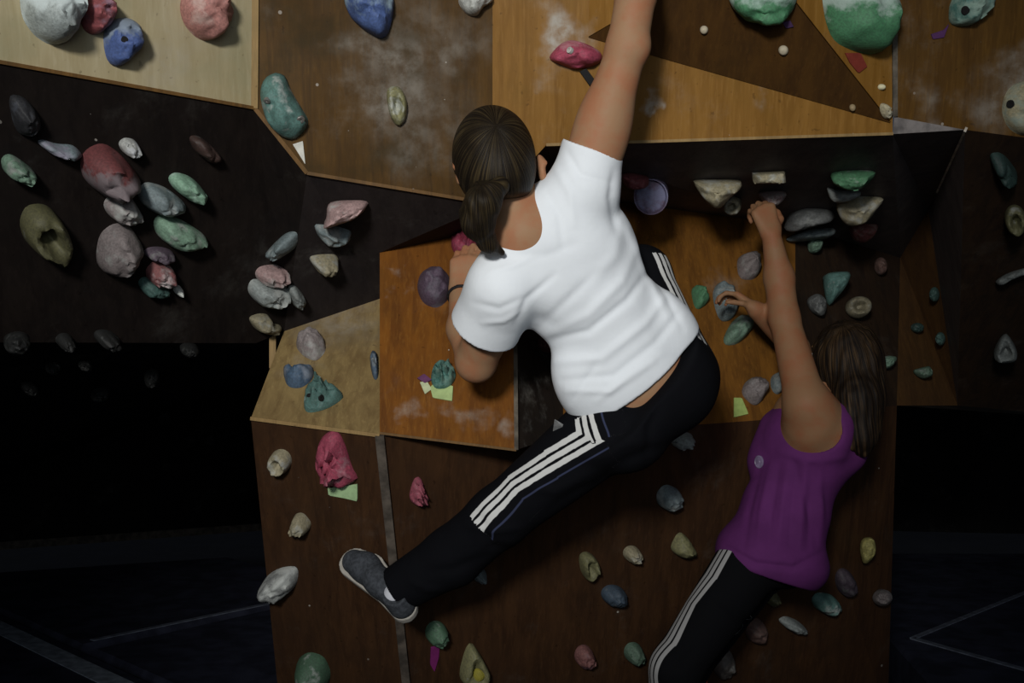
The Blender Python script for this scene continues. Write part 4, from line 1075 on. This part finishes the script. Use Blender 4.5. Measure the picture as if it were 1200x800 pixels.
wb = field_for([cyl(c0, c0 + bd * .012, .05)], .003); wb.add(cyl(c0, c0 + bd * .009, .036), .003); wb.sub(cyl(c0 - bd * .02, c0 + bd * .03, .030))
figure_part('wristband', wb, band_m, man, base)

# shoes and socks
canvas = plain('grey_canvas', (.052, .058, .068), .85, .15, 120, .3, .3)
rubber = plain('off_white_rubber', (.40, .38, .34), .6, .3, 40, .1)
sock_m = cloth_mat('white_sock', (.62, .64, .70), 600)
def shoe(heel, toe, up, parent, org_, s=1.0, side=1):
    f, r, u = frame(toe - heel, up)
    L = (toe - heel).length
    at = lambda t, x, h: heel + f * (L * t) + r * x * s + u * h * s
    f2 = [(.12, 0, .033), (.38, .004 * side, .034), (.70, .006 * side, .046), (.86, -.004 * side, .040)]
    sole = []
    def solef(x, y, z):
        px, py, pz = x - heel[0], y - heel[1], z - heel[2]
        a = px * f[0] + py * f[1] + pz * f[2]; b = px * r[0] + py * r[1] + pz * r[2]; h = px * u[0] + py * u[1] + pz * u[2]
        d = None
        for (t0, x0, r0), (t1, x1, r1) in zip(f2, f2[1:]):
            ax_, bx = t0 * L, t1 * L; ay, by = x0 * s, x1 * s
            dx, dy = bx - ax_, by - ay
            k = np.clip(((a - ax_) * dx + (b - ay) * dy) / (dx * dx + dy * dy), 0, 1)
            dd = np.sqrt((a - ax_ - k * dx) ** 2 + (b - ay - k * dy) ** 2) - (r0 + (r1 - r0) * k) * s
            d = dd if d is None else np.minimum(d, dd)
        return np.maximum(d, np.abs(h - .011 * s) - .011 * s)
    m = .07
    prim = (solef, np.minimum(A(heel), A(toe)) - m, np.maximum(A(heel), A(toe)) + m)
    up_ = [rc(at(.13, 0, .03), at(.16, 0, .062), .030 * s, .029 * s), rc(at(.13, 0, .030), at(.45, .003 * side, .030), .029 * s, .032 * s), rc(at(.45, .003 * side, .034), at(.72, .005 * side, .026), .034 * s, .037 * s),
           rc(at(.72, .005 * side, .026), at(.86, -.003 * side, .022), .037 * s, .031 * s), rc(at(.2, 0, .055), at(.5, 0, .045), .028 * s, .030 * s)]
    uf = field_for(up_, .0035, .02)
    for p in up_: uf.add(p, .015)
    uf.sub(rc(at(.17, 0, .10), at(.27, 0, .10), .036 * s, .034 * s))
    uf.cut(at(0, 0, .012), -u)
    so, _, _ = figure_part('shoe', uf, canvas, parent, org_)
    sf = Field(prim[1] - .01, prim[2] + .01, .0035); sf.add(prim, .003)
    figure_part('sole', sf, rubber, so, org_)
    for t in (.42, .50, .58):                       # eyelets of the laces
        for x in (-.014, .014):
            pass
    return at
wl, wn = hit(445, 695)
toe = P(411, 655, 3.14); heel = P(484, 724, 3.165)
wl0 = onplane(411, 655, M_L, M_S, V_F0); wl1 = onplane(484, 724, M_L, M_S, V_F0)
toe = wl0 + wn * .012; heel = wl1 + wn * .012
td_ = hit(410, 655)[0].y
toe = P(409, 652, td_ - .045); heel = P(485, 725, td_ - .185)
at = shoe(heel, toe, V((.22, -1, .25)), man, base, 1.0, 1)
small_field('sock', [rc(anL - ldir * .04, anL + ldir * .012, .033, .032), rc(anL + ldir * .012, at(.22, 0, .05), .032, .027)], .0035, sock_m, man, base)
th = P(715, 497, 3.23); wl2, wn2 = hit(700, 545)
shoe(P(722, 492, 3.03), P(722, 492, 3.03) + V((-.01, .235, -.01)), V((0, .0, 1)), man, base, .95, -1)
small_field('sock', [rc(anR, P(722, 480, 3.085), .034, .030)], .0035, sock_m, man, base)

# ---------------------------------------------------------------- climber in the purple top (turned half away, facing the wall on her left)
gshL = P(945, 474, 3.30); gelL = P(919, 372, 3.40); gwrL = P(904, 276, 3.42)
gshR = P(952, 470, 3.52); gelR = P(932, 408, 3.54); gwrR = P(886, 363, 3.43)
gn = P(968, 462, 3.42); ghip = P(905, 662, 3.40)
gax = (ghip - gn).normalized(); gu = V((.72, -.55, .28)); gu = (gu - gax * gu.dot(gax)).normalized(); gw = gax.cross(gu).normalized()   # gu points to her back-left shoulder side
GF = (gu, gax, gw)
ghd = P(988, 424, 3.44)
gt = [(el(P(948, 520, 3.42), GF, (.128, .15, .120)), .03), (el(P(957, 488, 3.41), GF, (.12, .07, .09)), .03), (el(P(922, 600, 3.41), GF, (.112, .15, .105)), .04), (el(P(906, 648, 3.41), GF, (.118, .085, .112)), .04),
      (rc(P(958, 482, 3.40), gshL, .055, .055), .03), (rc(P(958, 482, 3.42), gshR, .055, .050), .03), (el(P(914, 540, 3.46), GF, (.07, .07, .07)), .03), (el(P(968, 505, 3.33), GF, (.07, .08, .05)), .03)]
garmL = [(rc(gshL, gelL, .056, .040), .035), (rc(gelL, P(913, 325, 3.43), .041, .041), .02), (rc(P(913, 325, 3.43), gwrL, .039, .026), .02), (el(P(950, 492, 3.315), GF, (.075, .085, .06)), .03)]
garmR = [(rc(gshR, gelR, .050, .038), .03), (rc(gelR, gwrR, .037, .025), .02)]
gneck = [(rc(P(964, 476, 3.42), P(982, 440, 3.44), .048, .045), .03)]
gf = V((-.55, .80, .10)); gup = V((.12, 0, 1))
gfF, gfR, gfU = frame(gf, gup)
gskull = [(el(ghd, (gfR, gfU, gfF), (.072, .096, .092)), .02)]
ga, gs_, ge = face_prims(ghd, gf, gup, .93)
gears = ear_prims(ghd - gfR * .074 - gfU * .008, -gfR, gf, gup, .9) + ear_prims(ghd + gfR * .074 - gfU * .008, gfR, gf, gup, .9)
gpL, gfL = hand_prims(gwrL, V((-.28, .12, .93)), V((-.30, .9, .3)), V((.95, .2, .3)), .92, curl=(1.05, 1.2, .9), tcurl=1.6)
gpR, gfR_ = hand_prims(gwrR, V((-.70, .35, .60)), V((-.45, .55, -.65)), V((-.2, -.9, .1)), .74, curl=(.5, .75, .6), tcurl=1.0)
ghL = P(874, 664, 3.36); gkL = P(792, 782, 3.25); gaL = P(760, 905, 3.38)
ghR = P(888, 664, 3.46); gkR = P(800, 786, 3.42); gaR = P(786, 900, 3.52)
gin = [(rc(ghL, gkL, .074, .048), .03), (rc(gkL, gaL, .047, .030), .03), (rc(ghR, gkR, .072, .047), .03), (rc(gkR, gaR, .046, .030), .03)]
gbase = V((ghip.x, 3.4, P(0, 905, 3.4).z))
gb = field_for([p for p, k in gt + garmL + garmR + gskull + gin] + gfL + gfR_, .0048)
for p, k in gt + gneck + gin + garmL: gb.add(p, k)
for p, k in garmR + gskull: gb.add(p, k)
for p in ga: gb.add(p, .012)
for p in gs_: gb.sub(p, .006)
for p in gears: gb.add(p, .006)
for p in gpL + gpR: gb.add(p, .012)
for p in gfL + gfR_: gb.add(p, .0035)
v, q = gb.net(2)
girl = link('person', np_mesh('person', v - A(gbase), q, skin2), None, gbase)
tag(girl, 'long-haired climber in a purple sleeveless top hanging by one raised arm', 'person', 'climbers on the wall')
for e in ge: small_field('eye', [el(e, (gfR, gfU, gfF), (.0115,) * 3)], .003, eye_m, girl, gbase)

purple_m = cloth_mat('purple_jersey', (.100, .021, .112), var=.12)
gtop = [(el(P(948, 522, 3.42), GF, (.137, .155, .130)), .03), (el(P(920, 600, 3.41), GF, (.125, .15, .118)), .05), (el(P(906, 652, 3.41), GF, (.158, .10, .150)), .05), (el(P(886, 656, 3.37), GF, (.10, .09, .105)), .05), (el(P(912, 540, 3.46), GF, (.078, .078, .078)), .03), (el(P(968, 505, 3.33), GF, (.078, .09, .06)), .03),
        (rc(P(990, 508, 3.36), P(996, 530, 3.37), .035, .045), .04), (rc(P(905, 500, 3.47), P(898, 540, 3.46), .03, .04), .04)]
tp = field_for([p for p, k in gtop], .0045)
for p, k in gtop: tp.add(p, k)
tp.shell(.009)
tp.cut(P(902, 677, 3.30), gax * .97 - gu * .02)
tp.sub(rc(gshL + gax * .02 + V((.005, -.06, .03)), P(954, 500, 3.22), .085, .098), .006)          # arm hole
tp.sub(rc(gshR, P(960, 455, 3.5), .075, .085), .006); tp.sub(cyl(P(962, 488, 3.42), P(985, 430, 3.44), .085), .006)
gfolds = [([(925 + dx, 545), (918 + dx * 1.2, 600), (915 + dx * 1.25, 640)], s_ * .0046, 4.0) for dx, s_ in ((-34, -1), (-22, 1), (-12, -1), (-2, 1), (8, -1), (18, 1), (26, -1), (36, 1))] + \
         [([(930, 540), (945, 590), (958, 640)], -.004, 5), ([(945, 545), (962, 590), (966, 630)], .003, 5), ([(850, 640), (885, 660), (930, 665), (962, 648)], -.007, 4), ([(915, 530), (950, 540), (995, 535)], .004, 5)]
figure_part('tank_top', tp, purple_m, girl, gbase, gfolds)
tops_tree = None
tob = girl.children[-1]
ttree = BVHTree.FromPolygons([v_.co + gbase for v_ in tob.data.vertices], [tuple(p.vertices) for p in tob.data.polygons])
l, n, i, t = ttree.ray_cast(CAM, ray(890, 541))
if l is not None:
    r_, aa = 7.5 / F * l.y, n.orthogonal().normalized(); bb = n.cross(aa); N = 22
    prof = ((1, -.002), (1, .003), (.82, .0045), (.74, .003), (.3, .003), (.24, .0042))
    vs = [l + n * h_ + (aa * math.cos(6.2832 * k / N) + bb * math.sin(6.2832 * k / N)) * r_ * s_ - gbase for s_, h_ in prof for k in range(N)]
    fs = [(j * N + k, j * N + (k + 1) % N, (j + 1) * N + (k + 1) % N, (j + 1) * N + k) for j in range(len(prof) - 1) for k in range(N)] + [tuple((len(prof) - 1) * N + k for k in range(N))]
    link('badge', make_mesh('badge', vs, fs, plain('lilac_badge', (.20, .16, .26), .4, .4), False), tob)

gtr = [(el(P(904, 648, 3.41), GF, (.128, .088, .120)), .03), (rc(ghL, gkL, .084, .062), .03), (rc(gkL, gaL, .058, .045), .03), (rc(ghR, gkR, .076, .058), .03), (rc(gkR, gaR, .056, .045), .03)]
gtf = field_for([p for p, k in gtr], .0048)
for p, k in gtr: gtf.add(p, k, .004)
gtf.shell(.010)
gtf.cut(P(910, 642, 3.35), -gax)
for a_, b_ in ((gkL, gaL), (gkR, gaR)):
    dd_ = (b_ - a_).normalized(); gtf.sub(cyl(b_ - dd_ * .01, b_ + dd_ * .1, .09))
gtrm = stripe_mat('black_striped_cotton', (.0042, .0044, .0055), (.34, .34, .34), .0066, .0190)
gto, gv, gq = figure_part('trousers', gtf, gtrm, girl, gbase, [([(840, 700), (860, 715), (880, 735)], -.006, 6), ([(815, 760), (800, 775), (780, 782)], -.006, 6)])
gtt = BVHTree.FromPolygons([V(p) for p in gv], [tuple(int(i) for i in f) for f in gq])
gl = [surf(gtt, x, y) for x, y in ((853, 638), (832, 674), (808, 706), (783, 752), (764, 798))]
gaxs = [P(884, 655, 3.37), P(862, 688, 3.35), P(834, 722, 3.31), P(808, 762, 3.27), P(790, 800, 3.25)]
gl = [p if p is not None else a + V((-.05, -.05, 0)) for p, a in zip(gl, gaxs)]
gl.append(gl[-1] + (gaL - gkL) * .9); gaxs.append(gaL)
band_attr(gto.data, gv, gl, gaxs, signed=True)

# her long hair: cap and a heavy fall of hair down the back
gh = [(el(ghd + gfU * .008 - gfF * .010, (gfR, gfU, gfF), (.088, .110, .106)), .02), (rc(ghd - gfF * .05 - gfU * .03, P(1004, 468, 3.35), .075, .065), .03), (rc(P(1004, 468, 3.35), P(1008, 512, 3.32), .062, .045), .03),
      (rc(P(1012, 450, 3.38), P(1020, 505, 3.36), .045, .03), .03), (rc(P(1006, 510, 3.32), P(1012, 530, 3.31), .035, .012), .02), (rc(P(992, 490, 3.31), P(996, 520, 3.30), .025, .010), .02)]
ghf = field_for([p for p, k in gh], .004)
for p, k in gh: ghf.add(p, k)
ghf.sub(el(ghd + gfF * .105 - gfU * .045, (gfR, gfU, gfF), (.085, .11, .085)), .02)
gv2, gq2 = ghf.net(2)
gn2 = normals(gv2, gq2); tw = np.array([mnoise.noise(V((p[0] * 70, p[1] * 70, p[2] * 8))) for p in gv2]); gv2 = gv2 + gn2 * (tw * .005)[:, None]
gho = link('hair', np_mesh('hair', gv2 - A(gbase), gq2, hair_m2), girl)
strand_attr(gho.data, gv2, P(995, 440, 3.40), (.12, 0, -1), 7, 160)
shoe(gaL + V((.0, -.04, -.05)), gaL + V((-.05, .19, -.05)), V((0, -.1, 1)), girl, gbase, .9, -1)
shoe(gaR + V((.0, -.04, -.05)), gaR + V((-.03, .19, -.05)), V((0, -.1, 1)), girl, gbase, .9, 1)
for a_, b_ in ((gaL, V((0, 0, -.03))), (gaR, V((0, 0, -.03)))):
    small_field('sock', [rc(a_ + V((0, 0, .03)), a_ + b_, .032, .030)], .004, sock_m, girl, gbase)
# ================================================================== LIGHT AND CAMERA
def spot(name, loc, target, energy, size_deg, blend, radius, color):
    l = bpy.data.lights.new(name, 'SPOT'); l.energy = energy; l.spot_size = math.radians(size_deg); l.spot_blend = blend
    l.shadow_soft_size = radius; l.color = color
    o = bpy.data.objects.new(name, l); col.objects.link(o); o.location = loc
    o.rotation_euler = (V(target) - V(loc)).to_track_quat('-Z', 'Y').to_euler()
    return o
spot('hall_spotlight', (-.9, -2.8, 2.75), P(520, 180, 3.0), 1020, 35.5, 1.0, .35, (1.0, .97, .92))
al = bpy.data.lights.new('added_fill', 'AREA'); al.energy = 32; al.size = 2.0; al.color = (.85, .93, 1.0)  # added fill with no lamp behind it, lifts the shadows
ao = bpy.data.objects.new('added_fill', al); col.objects.link(ao); ao.location = (.3, -2.4, 1.9); ao.rotation_euler = (math.radians(90), 0, 0)
w = bpy.data.worlds.new('hall_dark'); bpy.context.scene.world = w; w.use_nodes = True
w.node_tree.nodes['Background'].inputs[0].default_value = (.7, .8, 1.0, 1); w.node_tree.nodes['Background'].inputs[1].default_value = .045
cd = bpy.data.cameras.new('camera'); cam = bpy.data.objects.new('camera', cd); col.objects.link(cam)
cam.location = (0, 0, CAMZ); cam.rotation_euler = (math.radians(90), 0, 0)
cd.sensor_width = 36; cd.angle = math.radians(45); cd.clip_start = .05; cd.clip_end = 60
sc = bpy.context.scene; sc.camera = cam
sc.view_settings.view_transform = 'Standard'; sc.view_settings.look = 'None'; sc.view_settings.exposure = 0; sc.view_settings.gamma = 1
sc.cycles.max_bounces = 6
